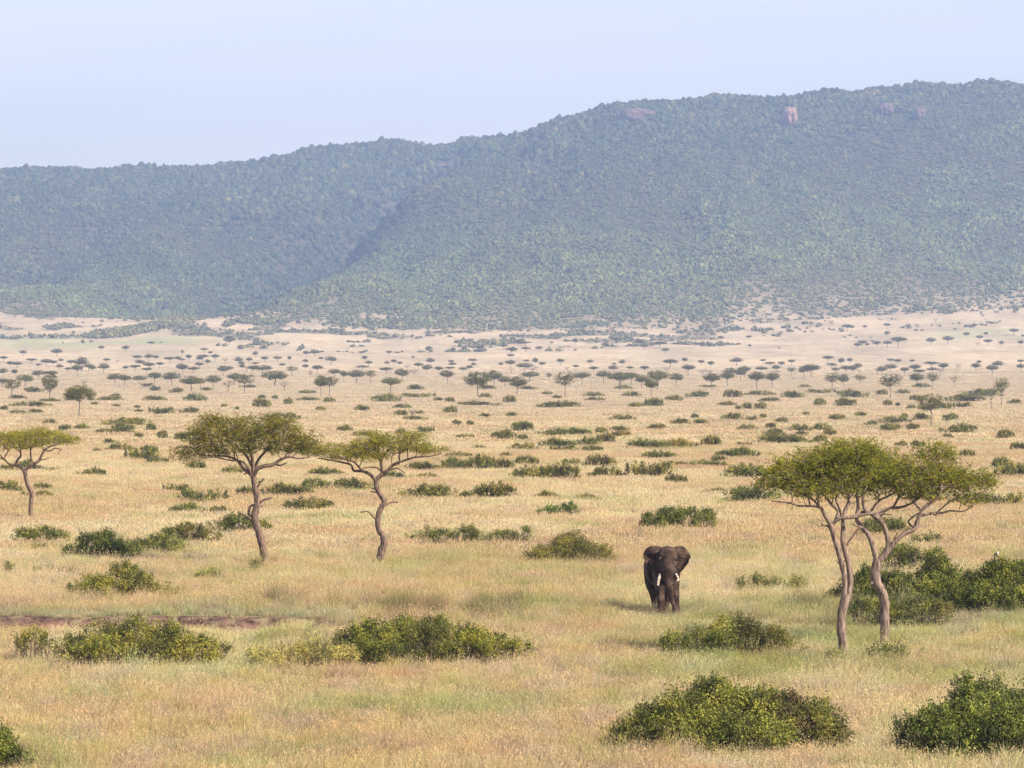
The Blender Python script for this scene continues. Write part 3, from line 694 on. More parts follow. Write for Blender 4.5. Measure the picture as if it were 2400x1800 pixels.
hero_bush('thin straggly bush above the bank near the left edge', 120, 1350, [(105,1328,28,1350,0,-.02,.1),(160,1338,20,1350,0,.1)], .45, .07, .4, up=1)

# ------------------------------------------------------------------ mid-distance bushes: copies of prototypes
def proto_bush(seed, kind):
    global rng
    keep = rng; rng = np.random.default_rng(seed)
    L = []
    n = {'dome': 4, 'wide': 6, 'rag': 5}[kind]
    for i in range(n):
        x = (i-(n-1)/2)/((n-1)/2)*.62+rng.normal()*.05
        hgt = (.75+.3*rng.random())*(1-.45*x*x) if kind != 'rag' else (.45+.6*rng.random())*(1-.3*x*x)
        L.append((x*1.5, rng.normal()*.25, hgt*.36, .55+.15*rng.random(), .5, hgt*.58, rng.normal()*.05, .12*rng.random()))
    me, st = bush_mesh(L, 900 if kind != 'rag' else 620, .085, (.12, .30), 8, .45, stems=False, shell=.5, up=.7)
    rng = keep
    return me
BP = {k: [proto_bush(40+i*3+h, k) for i in range(4)] for h, k in enumerate(['dome', 'wide', 'rag'])}
def bdims(me):
    c = np.empty(len(me.vertices)*3, np.float32); me.vertices.foreach_get('co', c); c = c.reshape(-1, 3)
    lo = np.percentile(c, 1, axis=0); hi = np.percentile(c, 99, axis=0)
    return hi-lo, lo
BD = {k: [bdims(m) for m in v] for k, v in BP.items()}
# x0 x1 ytop ybase in photo pixels
BL = '''1257 1311 1150 1168;933 1069 1136 1168;1076 1112 1150 1168;1103 1217 1131 1168;1353 1409 1156 1171 d;394 477 1178 1204;485 552 1186 1204;416 532 1147 1178;382 445 1134 1154;555 608 1140 1163;
615 738 1133 1161;705 770 1119 1148;774 874 1121 1148;662 781 1166 1196;718 807 1096 1116;-20 54 1126 1153;78 125 1131 1149;81 125 1148 1168;45 69 1150 1166;177 248 1096 1117;0 134 1085 1104;45 80 1077 1100;
437 485 1079 1101;517 575 1092 1113;293 372 1050 1079;330 372 1043 1062;217 240 1050 1062;246 314 1038 1059;242 273 1028 1038;340 394 1070 1088;409 445 1012 1028;367 392 1008 1024;315 338 1014 1025;235 353 979 997;
260 315 990 1013;344 367 992 1008;136 165 995 1009;172 208 993 1006;99 134 981 993;224 268 1004 1013;349 410 954 970;421 465 954 968;622 703 966 980;738 763 952 962;24 119 940 952;22 58 960 969;65 101 958 967;
0 18 950 961;593 635 934 954;430 485 922 939;206 222 930 938;231 289 928 938;333 387 927 938;259 282 922 931;150 183 928 939;213 231 941 948;264 282 946 953;315 329 949 956;315 336 958 965;517 533 946 953;
550 561 952 959;665 687 931 947;604 622 925 934;637 651 926 935;696 750 930 939;758 785 931 942;351 376 904 917;396 429 909 920;56 105 907 919;869 937 923 941;955 995 902 914;937 1020 921 931;1017 1039 931 938;
1044 1066 931 942;831 867 949 962;921 965 946 956;925 956 960 973;974 995 961 970;946 1001 974 983;1039 1071 952 967;1122 1151 968 976;1183 1212 966 975;1059 1082 983 994;1093 1111 985 995;1075 1171 940 950;
1122 1153 921 932;1180 1210 926 942;1270 1295 917 925;1294 1317 925 934;1265 1364 940 954;1366 1415 918 929;1373 1418 930 938;1458 1503 917 929;1473 1509 943 954;1509 1554 933 952;1558 1600 926 939;1427 1489 971 984;
1570 1617 981 993;1200 1247 988 1002;1520 1563 992 1004;1203 1248 988 1008;1150 1208 1007 1028;1210 1239 1017 1029;1067 1112 1017 1025;1103 1141 1043 1053;1257 1340 1004 1019;1320 1387 1002 1018;1394 1423 1000 1013;
1430 1478 998 1009;1432 1478 1008 1022 d;1396 1441 1015 1038;1190 1264 1037 1056;1266 1350 1027 1049;1340 1409 1025 1046;1290 1350 1043 1059;1350 1412 1043 1059;1463 1560 1030 1052;1530 1631 1029 1051 d;950 1040 1083 1103;
1040 1105 1059 1074;1033 1101 1070 1102;1101 1163 1066 1102;1161 1206 1075 1100;1205 1261 1067 1091;1170 1206 1060 1072 d;1199 1290 1092 1124;1260 1355 1087 1124;1308 1369 1074 1093;1373 1445 1066 1094;1378 1463 1092 1120;
1468 1579 1082 1121;971 1031 1108 1122;892 966 1104 1123;789 825 996 1009;928 953 1003 1017;977 1018 999 1013;828 888 1008 1022;1607 1660 916 931;1696 1741 914 931;1745 1817 915 927;1831 1886 917 932;1889 1958 912 922;
1963 2034 913 931;2052 2080 913 925;2099 2132 912 923;1907 1935 932 949;1956 2007 932 951;2070 2092 937 949;2098 2110 943 951;2124 2150 948 957;2152 2197 949 959;2193 2237 942 958;2235 2276 942 954;2133 2164 926 938;
2218 2309 925 940;2253 2349 912 929;1739 1763 943 958;1768 1797 942 958;1723 1736 950 959;1681 1725 940 951;1620 1638 969 979;1689 1741 968 983;1748 1775 974 984;1781 1797 969 979;1623 1658 981 993;1817 1846 978 990;
1880 1898 964 972;1942 1981 970 982;2003 2030 964 974;2025 2057 985 995;2059 2135 975 990;2112 2128 968 979;2141 2182 968 983;2209 2247 968 984;1793 1818 990 1001;1728 1777 994 1005;1848 1900 993 1010;1902 1949 991 1008;
1929 1961 1004 1019;1787 1834 1003 1020;1771 1893 1016 1041;1904 1938 1019 1037;1863 1897 1010 1019;2062 2110 991 1008;2123 2155 991 1005;2205 2288 993 1014;2207 2234 1015 1025;2336 2376 1006 1026;1644 1692 1020 1046;
1725 1762 1035 1046;1499 1590 1056 1075;1676 1777 1049 1073;1667 1707 1067 1082;1536 1620 1081 1095 d;1610 1707 1078 1095;1560 1612 1112 1132;1692 1815 1088 1122;1637 1712 1144 1158;1698 1834 1140 1177;2096 2128 1032 1050;
2132 2168 1031 1050;2250 2286 1053 1073;2367 2410 1036 1057;2322 2372 1070 1100;2333 2420 1085 1118;2268 2420 1155 1184;1120 1160 902 912;1440 1480 903 912;1870 1900 901 908;2140 2180 898 908;330 360 898 906;560 600 902 909;
20 60 925 934;90 140 933 941;1215 1260 905 913;700 740 914 922;1640 1680 902 908;1780 1830 931 941;2290 2330 915 925;2360 2395 936 946;470 500 908 916'''
DESC_S = {'dome': 'rounded', 'wide': 'wide low', 'rag': 'ragged'}
bi = []
for e in BL.split(';'):
    q = e.split(); x0, x1, y0, y1 = map(float, q[:4])
    asp = (x1-x0)/(y1-y0)
    kd = 'dome' if asp < 2.7 else ('wide' if random.random() < .6 else 'rag')
    dry = len(q) > 4
    bi.append(dict(px=(x0+x1)/2, py=y1, x0=x0, x1=x1, y0=y0, kd=kd, noun='bush', dry=dry, desc=('brownish ' if dry else '')+DESC_S[kd]))
for k, b in enumerate(bi):
    pass
place_cells([b for b in bi], [(0, 923, 'farthest strip'), (923, 936, 'far band'), (936, 952, 'second far band'), (952, 985, 'distant grass'), (985, 1012, 'upper midfield'), (1012, 1045, 'midfield'), (1045, 1085, 'lower midfield'), (1085, 1130, 'near midfield'), (1130, 1300, 'nearer grass')])
for k, b in enumerate(bi):
    X, D, z = at(b['px'], b['py'], .22)
    i = (k*3+k//4) % 4
    me = BP[b['kd']][i]; (dm, lo) = BD[b['kd']][i]
    wid = (b['x1']-b['x0'])*D/F; hg = (b['py']-b['y0'])*D/F+.22
    o = add('bush', me, None, (X, D, z-.04))
    sx = wid/dm[0]; o.scale = (sx*random.choice([-1, 1]) if False else sx, min(sx, 1.6)*.95, hg/dm[2]*1.02)
    o.rotation_euler = (0, 0, math.pi*(k % 2)+random.uniform(-.15, .15))
    g = random.uniform(.95, 1.4)
    c = (g*1.5, g*1.15, g*1.1) if b['dry'] else (g*random.uniform(1.0, 1.25), g*1.05, g*random.uniform(.95, 1.25))
    o.color = (*c, 1)
    tag(o, b['label'], 'bush', 'bushes scattered across the middle plain')
# ------------------------------------------------------------------ ground sheet and hills
EX0, ED0, _q = at(1564, 1426, .30)
def dirt_mask(x, y, both=False):
    n = fbm(x/2.6+4, y/2.2+8, 4)
    left = 1-sstep(-9.5, -6.5, x)
    track = left*sstep(190.6, 191.1, y)*(1-sstep(192.7, 193.2, y))*(.2+.8*sstep(.40, .55, n))
    face = left*sstep(192.5, 192.8, y+bank_wob(x))*(1-sstep(193.9, 194.3, y+bank_wob(x)))*sstep(.30, .46, fbm(x/.45+3, y/.6, 4))
    p = track*.9
    bank = face
    for (px, py, w, h) in ((1905, 1471, 66, 8), (2190, 1471, 22, 5), (2270, 1472, 45, 5), (1890, 1330, 45, 8), (1840, 1327, 30, 5)):
        X, D, z = at(px, py, .1)
        q = ((x-X)/(w*D/F))**2+((y-D)/(h*D*D/F/HC))**2
        p = np.maximum(p, (1-sstep(.6, 1.2, q+(n-.5)*1.2))*.95)
    return (p, bank) if both else np.maximum(p, bank)
def green_mask(x, y):
    u = 1200+x*F/np.maximum(y, 60)
    v = HY+HC*F/np.maximum(y, 60)          # photo row of a flat plain
    g = sstep(.55, .78, fbm(x/5+2, y/9+5, 4))*.6
    g = np.maximum(g, sstep(1250, 1700, u)*sstep(1420, 1470, v)*(1-sstep(1560, 1680, v))*(.25+.75*sstep(.32, .58, fbm(x/4+7, y/7, 3)))*.95)
    g = np.maximum(g, np.exp(-((y-200)/6.5)**2)*sstep(-9, -3, x)*(.3+.7*sstep(.35, .6, fbm(x/3, y/5+3, 3)))*.9)
    g = np.maximum(g, np.exp(-((v-1340)/28)**2)*sstep(450, 600, u)*(1-sstep(1300, 1500, u))*sstep(.38, .6, fbm(x/3+9, y/5, 3))*.7)
    g = np.maximum(g, sstep(1720, 1800, v)*(1-sstep(100, 320, u))*.5)
    g = np.maximum(g, np.exp(-(((x+9.3)/1.9)**2+((y-177.5)/3)**2))*.8)
    far = np.exp(-(((u-230)/260)**2+((y-4150)/300)**2))*.8 + np.exp(-(((u-2330)/120)**2+((y-4300)/260)**2))*.6
    g = np.maximum(g*(1-.75*sstep(600, 1500, y)), far*sstep(.35, .6, fbm(x/80, y/120, 3)))
    return np.clip(g, 0, 1)
def colx(rows):
    t = np.linspace(-1, 1, 521)
    inner = np.maximum(26, .155*np.maximum(rows, 0)+8)[:, None]
    a = np.abs(t)[None, :]
    X = np.where(a <= .88, a/.88*inner, inner+(np.exp((a-.88)/.12*np.log((2700-inner)/inner+1)*1.0)-1)*inner)
    return X*np.sign(t)[None, :]
def sheet(name, rows, mats):
    X = colx(rows); Y = np.repeat(rows[:, None], X.shape[1], 1)
    Z = height(X, Y)
    m, n = X.shape
    V = np.stack([X, Y, Z], -1).reshape(-1, 3)
    i = np.arange(m-1)[:, None]*n; j = np.arange(n-1)[None, :]
    Q = np.stack([i+j, i+j+1, i+n+j+1, i+n+j], -1).reshape(-1, 4)
    me = mesh_from(name, V, Q, None, mats, smooth=True)
    for nm, arr in (('dirt', dirt_mask(X, Y, True)[0] if rows[0] < 1000 else X*0), ('bank', dirt_mask(X, Y, True)[1] if rows[0] < 1000 else X*0), ('green', green_mask(X, Y)), ('forest', forest_cover(X, Y))):
        a = me.attributes.new(nm, 'FLOAT', 'POINT'); a.data.foreach_set('value', arr.ravel().astype(np.float32))
    o = add(name, me); tag(o, kind='structure'); return o
CREEK = np.array([at(px, py, 0)[:2] for px, py in ((250, 787), (320, 774), (390, 762), (420, 750), (470, 743), (520, 733), (560, 726))])
def seg_dist(x, y, P, sy=1.):
    d = np.full(np.shape(x), 1e9)
    for a, b in zip(P[:-1], P[1:]):
        ab = b-a; t = np.clip(((x-a[0])*ab[0]+(y-a[1])*ab[1])/(ab@ab), 0, 1)
        d = np.minimum(d, np.hypot(x-a[0]-t*ab[0], (y-a[1]-t*ab[1])*sy))
    return d
def forest_cover(x, y):
    u = 1200+x*F/np.maximum(y, 60)
    e = y-foot(u)
    n = fbm(x/70+3, y/160+2, 4)
    f = sstep(-80, 620, e+(n-.5)*380)**.8
    pt = sstep(.53, .60, fbm(x/38+1, y/120+9, 3))*sstep(-900, -350, e)*(1-sstep(1500, 1900, u)*.8)*.6
    f = np.maximum(f, pt)
    f = np.maximum(f, (1-sstep(14, 34, seg_dist(x, y, CREEK, .35))))
    return np.clip(f, 0, 1)

m, nt, N, L = mat('savanna_soil')
ge = N.new('ShaderNodeNewGeometry')
def noise(scale, detail=6, vec=None, rough=.55):
    n = N.new('ShaderNodeTexNoise'); n.inputs['Scale'].default_value = scale; n.inputs['Detail'].default_value = detail; n.inputs['Roughness'].default_value = rough
    L.new(vec if vec is not None else ge.outputs['Position'], n.inputs[0]); return n
def mixc(fac, a, b, mode='MIX'):
    x = N.new('ShaderNodeMixRGB'); x.blend_type = mode
    for k, v in ((0, fac), (1, a), (2, b)):
        if isinstance(v, (int, float)): x.inputs[k].default_value = v
        elif isinstance(v, tuple): x.inputs[k].default_value = (*v, 1)
        else: L.new(v, x.inputs[k])
    return x.outputs[0]
def attr(nm):
    a = N.new('ShaderNodeAttribute'); a.attribute_name = nm; return a.outputs['Fac']
n1 = noise(.012, 8); n2 = noise(.15, 8); n3 = noise(2.5, 5)
mpv = N.new('ShaderNodeMapping'); mpv.inputs['Scale'].default_value = (1, .25, 1); L.new(ge.outputs['Position'], mpv.inputs[0])
n4 = noise(.03, 10, mpv.outputs[0], .7)
r1 = ramp(nt, [(.32, (.43, .335, .215)), (.50, (.53, .43, .285)), (.68, (.61, .50, .34))]); L.new(n4.outputs[0], r1.inputs[0])
r2 = ramp(nt, [(.35, (.72, .68, .62)), (.62, (1.08, 1.06, 1.04))]); L.new(n2.outputs[0], r2.inputs[0])
c = mixc(1., r1.outputs[0], r2.outputs[0], 'MULTIPLY')
r3 = ramp(nt, [(.35, (.7, .7, .66)), (.65, (1.1, 1.08, 1.05))]); L.new(n3.outputs[0], r3.inputs[0])
c = mixc(.6, c, r3.outputs[0], 'MULTIPLY')
mps = N.new('ShaderNodeMapping'); mps.inputs['Scale'].default_value = (.006, .0022, .01); L.new(ge.outputs['Position'], mps.inputs[0])
n5 = noise(2.0, 7, mps.outputs[0], .65); r5 = ramp(nt, [(.36, (.74, .74, .72)), (.5, (.95, .94, .92)), (.64, (1.08, 1.05, 1.02))]); L.new(n5.outputs[0], r5.inputs[0])
c = mixc(1., c, r5.outputs[0], 'MULTIPLY')
c = mixc(attr('green'), c, (.26, .30, .13))
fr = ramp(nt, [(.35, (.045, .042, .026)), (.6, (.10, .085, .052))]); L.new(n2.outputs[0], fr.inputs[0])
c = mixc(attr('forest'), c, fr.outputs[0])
bk = ramp(nt, [(.35, (.04, .026, .02)), (.65, (.16, .095, .072))]); L.new(n3.outputs[0], bk.inputs[0])
sx = N.new('ShaderNodeSeparateXYZ'); L.new(ge.outputs['Position'], sx.inputs[0])
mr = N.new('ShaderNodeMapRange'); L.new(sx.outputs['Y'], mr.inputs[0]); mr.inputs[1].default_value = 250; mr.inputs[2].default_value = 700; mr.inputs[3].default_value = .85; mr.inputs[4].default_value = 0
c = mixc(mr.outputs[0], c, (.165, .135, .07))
c = mixc(attr('bank'), c, bk.outputs[0])
dr = ramp(nt, [(.35, (.12, .060, .042)), (.65, (.25, .125, .085))]); L.new(n3.outputs[0], dr.inputs[0])
c = mixc(attr('dirt'), c, dr.outputs[0])
b = N.new('ShaderNodeBsdfPrincipled'); b.inputs['Roughness'].default_value = .95; b.inputs['Specular IOR Level'].default_value = .1
bp = N.new('ShaderNodeBump'); bp.inputs['Strength'].default_value = .7; bp.inputs['Distance'].default_value = .12
L.new(n3.outputs[0], bp.inputs['Height']); L.new(bp.outputs[0], b.inputs['Normal'])
L.new(c, b.inputs['Base Color']); L.new(b.outputs[0], out(nt).inputs[0])
M['soil'] = m
rows_g = np.concatenate([np.linspace(-500, 90, 30), np.arange(95, 186, .9), np.arange(186, 204, .22), np.arange(204, 300, .9), np.geomspace(300, 4500, 520)])
sheet('ground', rows_g, [M['soil']])
sheet('hills', np.linspace(4500, 9000, 240), [M['soil']])

# ------------------------------------------------------------------ instancing of uncountable stuff
def scatter(name, P, rot, scl, idx, colr, protos, label, cat=None):
    me = bpy.data.meshes.new(name); me.vertices.add(len(P)); me.vertices.foreach_set('co', np.asarray(P, np.float32).ravel())
    def at_(n, t, a, key):
        q = me.attributes.new(n, t, 'POINT'); q.data.foreach_set(key, np.asarray(a).ravel())
    at_('rot', 'FLOAT_VECTOR', rot.astype(np.float32), 'vector'); at_('scl', 'FLOAT_VECTOR', scl.astype(np.float32), 'vector')
    at_('pick', 'INT', idx.astype(np.int32), 'value')
    at_('tcol', 'FLOAT_COLOR', np.column_stack([colr, np.ones(len(P))]).astype(np.float32), 'color')
    o = bpy.data.objects.new(name, me); COL.objects.link(o); tag(o, label, cat, kind='stuff')
    ng = bpy.data.node_groups.new(name+'_scatter', 'GeometryNodeTree')
    ng.interface.new_socket('Geometry', in_out='INPUT', socket_type='NodeSocketGeometry')
    ng.interface.new_socket('Geometry', in_out='OUTPUT', socket_type='NodeSocketGeometry')
    gi = ng.nodes.new('NodeGroupInput'); go = ng.nodes.new('NodeGroupOutput')
    jn = ng.nodes.new('GeometryNodeJoinGeometry')
    for k, pm in reversed(list(enumerate(protos))):
        po = bpy.data.objects.new('%s_clump' % name, pm)
        oi = ng.nodes.new('GeometryNodeObjectInfo'); oi.inputs[0].default_value = po; oi.inputs[1].default_value = True
        ng.links.new(oi.outputs['Geometry'], jn.inputs[0])
    ip = ng.nodes.new('GeometryNodeInstanceOnPoints')
    ng.links.new(gi.outputs[0], ip.inputs['Points']); ng.links.new(jn.outputs[0], ip.inputs['Instance'])
    ip.inputs['Pick Instance'].default_value = True
    def named(n, t):
        a = ng.nodes.new('GeometryNodeInputNamedAttribute'); a.data_type = t; a.inputs[0].default_value = n
        return a.outputs[0]
    ng.links.new(named('pick', 'INT'), ip.inputs['Instance Index'])
    e2r = ng.nodes.new('FunctionNodeEulerToRotation'); ng.links.new(named('rot', 'FLOAT_VECTOR'), e2r.inputs[0])
    ng.links.new(e2r.outputs[0], ip.inputs['Rotation'])
    ng.links.new(named('scl', 'FLOAT_VECTOR'), ip.inputs['Scale'])
    ng.links.new(ip.outputs[0], go.inputs[0])
    md = o.modifiers.new('scatter', 'NODES'); md.node_group = ng
    return o

# grass clumps
M['grass'] = foliage_mat('dry_grass', [(0, (.50, .48, .43)), (.5, (.85, .84, .80)), (.85, (1.1, 1.08, 1.04)), (1, (1.15, .98, .86))], .35, objcol=False, inst=True, rough=.8)
def clump(seed, n, rad, h, wd, seed_p, lean=.28, hd=.085):
    global rng
    keep = rng; rng = np.random.default_rng(seed)
    a = rng.random(n)*6.283; r = rad*np.sqrt(rng.random(n))
    B = np.column_stack([np.cos(a)*r, np.sin(a)*r, np.full(n, -.03)])
    hh = h*(.55+.6*rng.random(n))
    ln = rng.normal(size=(n, 2))*lean+B[:, :2]/rad*lean*.4
    Mi = B+np.column_stack([ln[:, 0]*hh*.35, ln[:, 1]*hh*.35, hh*.55])
    Tp = B+np.column_stack([ln[:, 0]*hh, ln[:, 1]*hh, hh])
    ang = rng.random(n)*6.283
    W = np.column_stack([np.cos(ang), np.sin(ang), np.zeros(n)])*wd*(.6+.8*rng.random(n))[:, None]
    V = np.stack([B-W*.5, B+W*.5, Mi-W*.42, Mi+W*.42, Tp-W*.12, Tp+W*.12], 1).reshape(-1, 3)
    b = np.arange(n)*6
    Q = np.vstack([np.stack([b, b+1, b+3, b+2], -1), np.stack([b+2, b+3, b+5, b+4], -1)])
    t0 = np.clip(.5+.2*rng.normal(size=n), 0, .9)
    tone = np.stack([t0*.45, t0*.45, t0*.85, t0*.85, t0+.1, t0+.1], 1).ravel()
    s = rng.random(n) < seed_p
    C = Tp[s]; D = Tp[s]-Mi[s]; k = len(C)
    if k:
        v, q, tt = leaf_arrays(np.repeat(C, 2, 0)+rng.normal(size=(2*k, 3))*.012, hd*(.7+.6*rng.random(2*k)), .93+.07*rng.random(2*k), np.repeat(D, 2, 0), .35)
        Q = np.vstack([Q, q+len(V)]); V = np.vstack([V, v]); tone = np.r_[tone, tt]
    rng = keep
    return mesh_from('grass_clump', V, Q, np.clip(tone, 0, 1), [M['grass']])
def grass_color(x, y, n):
    g = green_mask(x, y)
    w = fbm(x/13+20, y/30+3, 4)                 # warm / pale
    b = fbm(x/2.4+5, y/4+1, 3)
    fd = sstep(350, 1400, y)[:, None]; pale = np.array([.60, .515, .315])*(1-fd)+np.array([.57, .50, .36])*fd; warm = np.array([.535, .415, .24])*(1-fd)+np.array([.52, .45, .32])*fd; green = np.array([.30, .33, .11]); gpale = np.array([.47, .465, .235]); br = np.array([.24, .16, .09])  # fd: haze paling with distance, put into the straw colours
    t = sstep(.38, .62, w)[:, None]
    nearw = (1-sstep(150, 330, y))[:, None]*.35
    c = pale*(1-t)+warm*t
    c = c*(1-nearw)+warm*nearw
    k = sstep(.35, .65, b)[:, None]
    gc = green*(1-k)+gpale*k
    gg = np.clip(g*(.55+.9*rng.random(n)), 0, 1)[:, None]
    c = c*(1-gg)+gc*gg
    bb = (sstep(.66, .8, fbm(x/1.7+60, y/2.5+9, 3))*.45)[:, None]
    c = c*(1-bb)+br*bb
    c = c*(.86+.28*rng.random(n))[:, None]
    hv = (fbm(x/.9+70, y/1.6+3, 3)-.5)[:, None]*(1-sstep(260, 600, y))[:, None]
    c = c*(1+hv*np.array([.22, .08, -.45]))
    hv2 = (fbm(x/2.1+11, y/3.6+33, 3)-.5)[:, None]
    c = c*(1+hv2*np.array([.05, .30, .05]))
    c[:, 0] *= 1+.05*rng.normal(size=n)
    return np.clip(c, .02, .8)
def field(d0, d1, dens, fac0=.145):
    half = lambda d: fac0*d+3
    dmax = half(d1)
    n = int(dens*2*dmax*(d1-d0))
    y = d0+(d1-d0)*rng.random(n); x = (rng.random(n)*2-1)*dmax
    k = np.abs(x) < half(y)
    return x[k], y[k]
def grass_field(name, d0, d1, dens, protos, s0, label, hmul=1.):
    x, y = field(d0, d1, dens)
    dm = dirt_mask(x, y) if d0 < 400 else x*0
    keep = rng.random(len(x)) > dm*.6
    if d1 > 1500: keep &= rng.random(len(x)) > sstep(900, d1, y)
    # open lane in front of the track so that the red soil shows
    x, y = x[keep], y[keep]; dm = np.asarray(dm)[keep]
    n = len(x)
    hs = .35+.65*fbm(x/3.4+1, y/5+2, 3)+.75*fbm(x/.8+41, y/1.3+2, 3)
    tus = rng.random(n) < .035*(y < 262); hs = np.where(tus, hs*1.45, hs)
    lane = (1-sstep(-8.5, -5.5, x))*sstep(184, 188, y)*(1-sstep(193, 194.5, y))
    lane = np.maximum(lane, sstep(10.5, 12, x)*(1-sstep(19, 22, x))*sstep(186, 189, y)*(1-sstep(193, 195, y)))
    hs = hs*(1-.68*lane)
    # taller tussocks on the berm
    berm = np.exp(-((y-(200))/3.6)**2)*sstep(-16, -12, x)*(.2+1.3*sstep(.5, .62, fbm(x/1.3+31, y/3, 2)))
    hs = hs*(1+.65*berm)
    c = grass_color(x, y, n)
    topm = (1-sstep(-9.2, -6, x))*np.exp(-((y+bank_wob(x)-195.0)/.9)**2)
    hs = hs*(1-.5*topm); c = c*(1-topm[:, None]*.8)+np.array([.40, .44, .25])*topm[:, None]*.8
    c = np.where(tus[:, None], c*np.array([.85, .95, .62]), c)
    hs = hs*(1-.6*np.clip(dm, 0, 1))*(1-.85*np.exp(-(((x-EX0)/2.6)**2+((y-ED0+2)/5)**2)))
    br = np.clip(berm*.4, 0, .5)[:, None]; c = c*(1-br)+np.array([.17, .135, .065])*br
    z = height(x, y)
    rot = np.column_stack([rng.normal(size=n)*.06, rng.normal(size=n)*.06, rng.random(n)*6.283])
    sz = s0*(.8+.4*rng.random(n))
    scl = np.column_stack([sz, sz, sz*hs*hmul])
    return scatter(name, np.column_stack([x, y, z]), rot, scl, rng.integers(0, len(protos), n), c, protos, label)
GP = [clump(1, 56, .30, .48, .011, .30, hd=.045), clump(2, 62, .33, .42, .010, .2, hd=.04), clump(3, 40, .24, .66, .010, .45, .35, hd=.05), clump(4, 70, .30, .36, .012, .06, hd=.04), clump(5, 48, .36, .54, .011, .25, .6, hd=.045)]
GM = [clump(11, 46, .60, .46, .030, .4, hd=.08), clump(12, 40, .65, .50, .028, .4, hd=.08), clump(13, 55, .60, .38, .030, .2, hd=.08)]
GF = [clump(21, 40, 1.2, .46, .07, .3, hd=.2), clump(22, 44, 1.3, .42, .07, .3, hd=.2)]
grass_field('grass', 108, 262, 8.5, GP, 1.0, 'tall dry golden grass with seed heads covering the near savanna')
grass_field('grass', 262, 620, 1.9, GM, 1.0, 'dry golden grass of the middle savanna')
grass_field('grass', 620, 3200, .15, GF, 1.5, 'dry pale grass of the distant plain', .42)

# ------------------------------------------------------------------ rocks on the escarpment
M['rock_dull'] = bark_mat('dull_cliff_rock', (.08, .055, .045), (.18, .12, .10), .05)
M['rock'] = bark_mat('cliff_rock', (.16, .085, .068), (.40, .245, .20), .05)
ROCKS = [(1854, 277, 30, 44, 'tall pink cliff face sticking out of the forest high on the right-hand hill'), (1496, 272, 66, 30, 'broad dull reddish rock face left of the tall pink cliff face'),
         (2079, 260, 34, 30, 'broken pinkish rock face right of the tall pink cliff face'), (2157, 268, 24, 30, 'small grey-pink rock face, rightmost on the hill'), (1048, 389, 66, 13, 'low bare reddish rock strip at the head of the gully')]
RK = []
for k, (px, py, w, h, lab) in enumerate(ROCKS):
    X, D, z = at(px, py+h*.5, 4)
    s = D/F; RK.append((px, py, w, h, D))
    bm = bmesh.new(); bmesh.ops.create_icosphere(bm, subdivisions=5, radius=1)
    q = np.array([v.co for v in bm.verts])
    q = np.sign(q)*np.abs(q)**.75
    n_ = fbm(q[:, 0]*2.2+k*7, q[:, 2]*1.2+q[:, 1]*2, 4)
    q = q*(.72+.5*n_)[:, None]
    q[:, 0] += (fbm(q[:, 2]*2+k, q[:, 0]*.3, 2)-.5)*.5
    q = q*np.array([w*s*.56, 26, h*s*.62])
    for v, c_ in zip(bm.verts, q): v.co = c_
    me = bpy.data.meshes.new('rock'); bm.to_mesh(me); bm.free(); me.materials.append(M['rock'] if k == 0 else M['rock_dull'])
    o = add('rock_outcrop', me, None, (X, D+14, z+h*s*.5)); tag(o, lab, 'rock', 'rock faces on the escarpment')

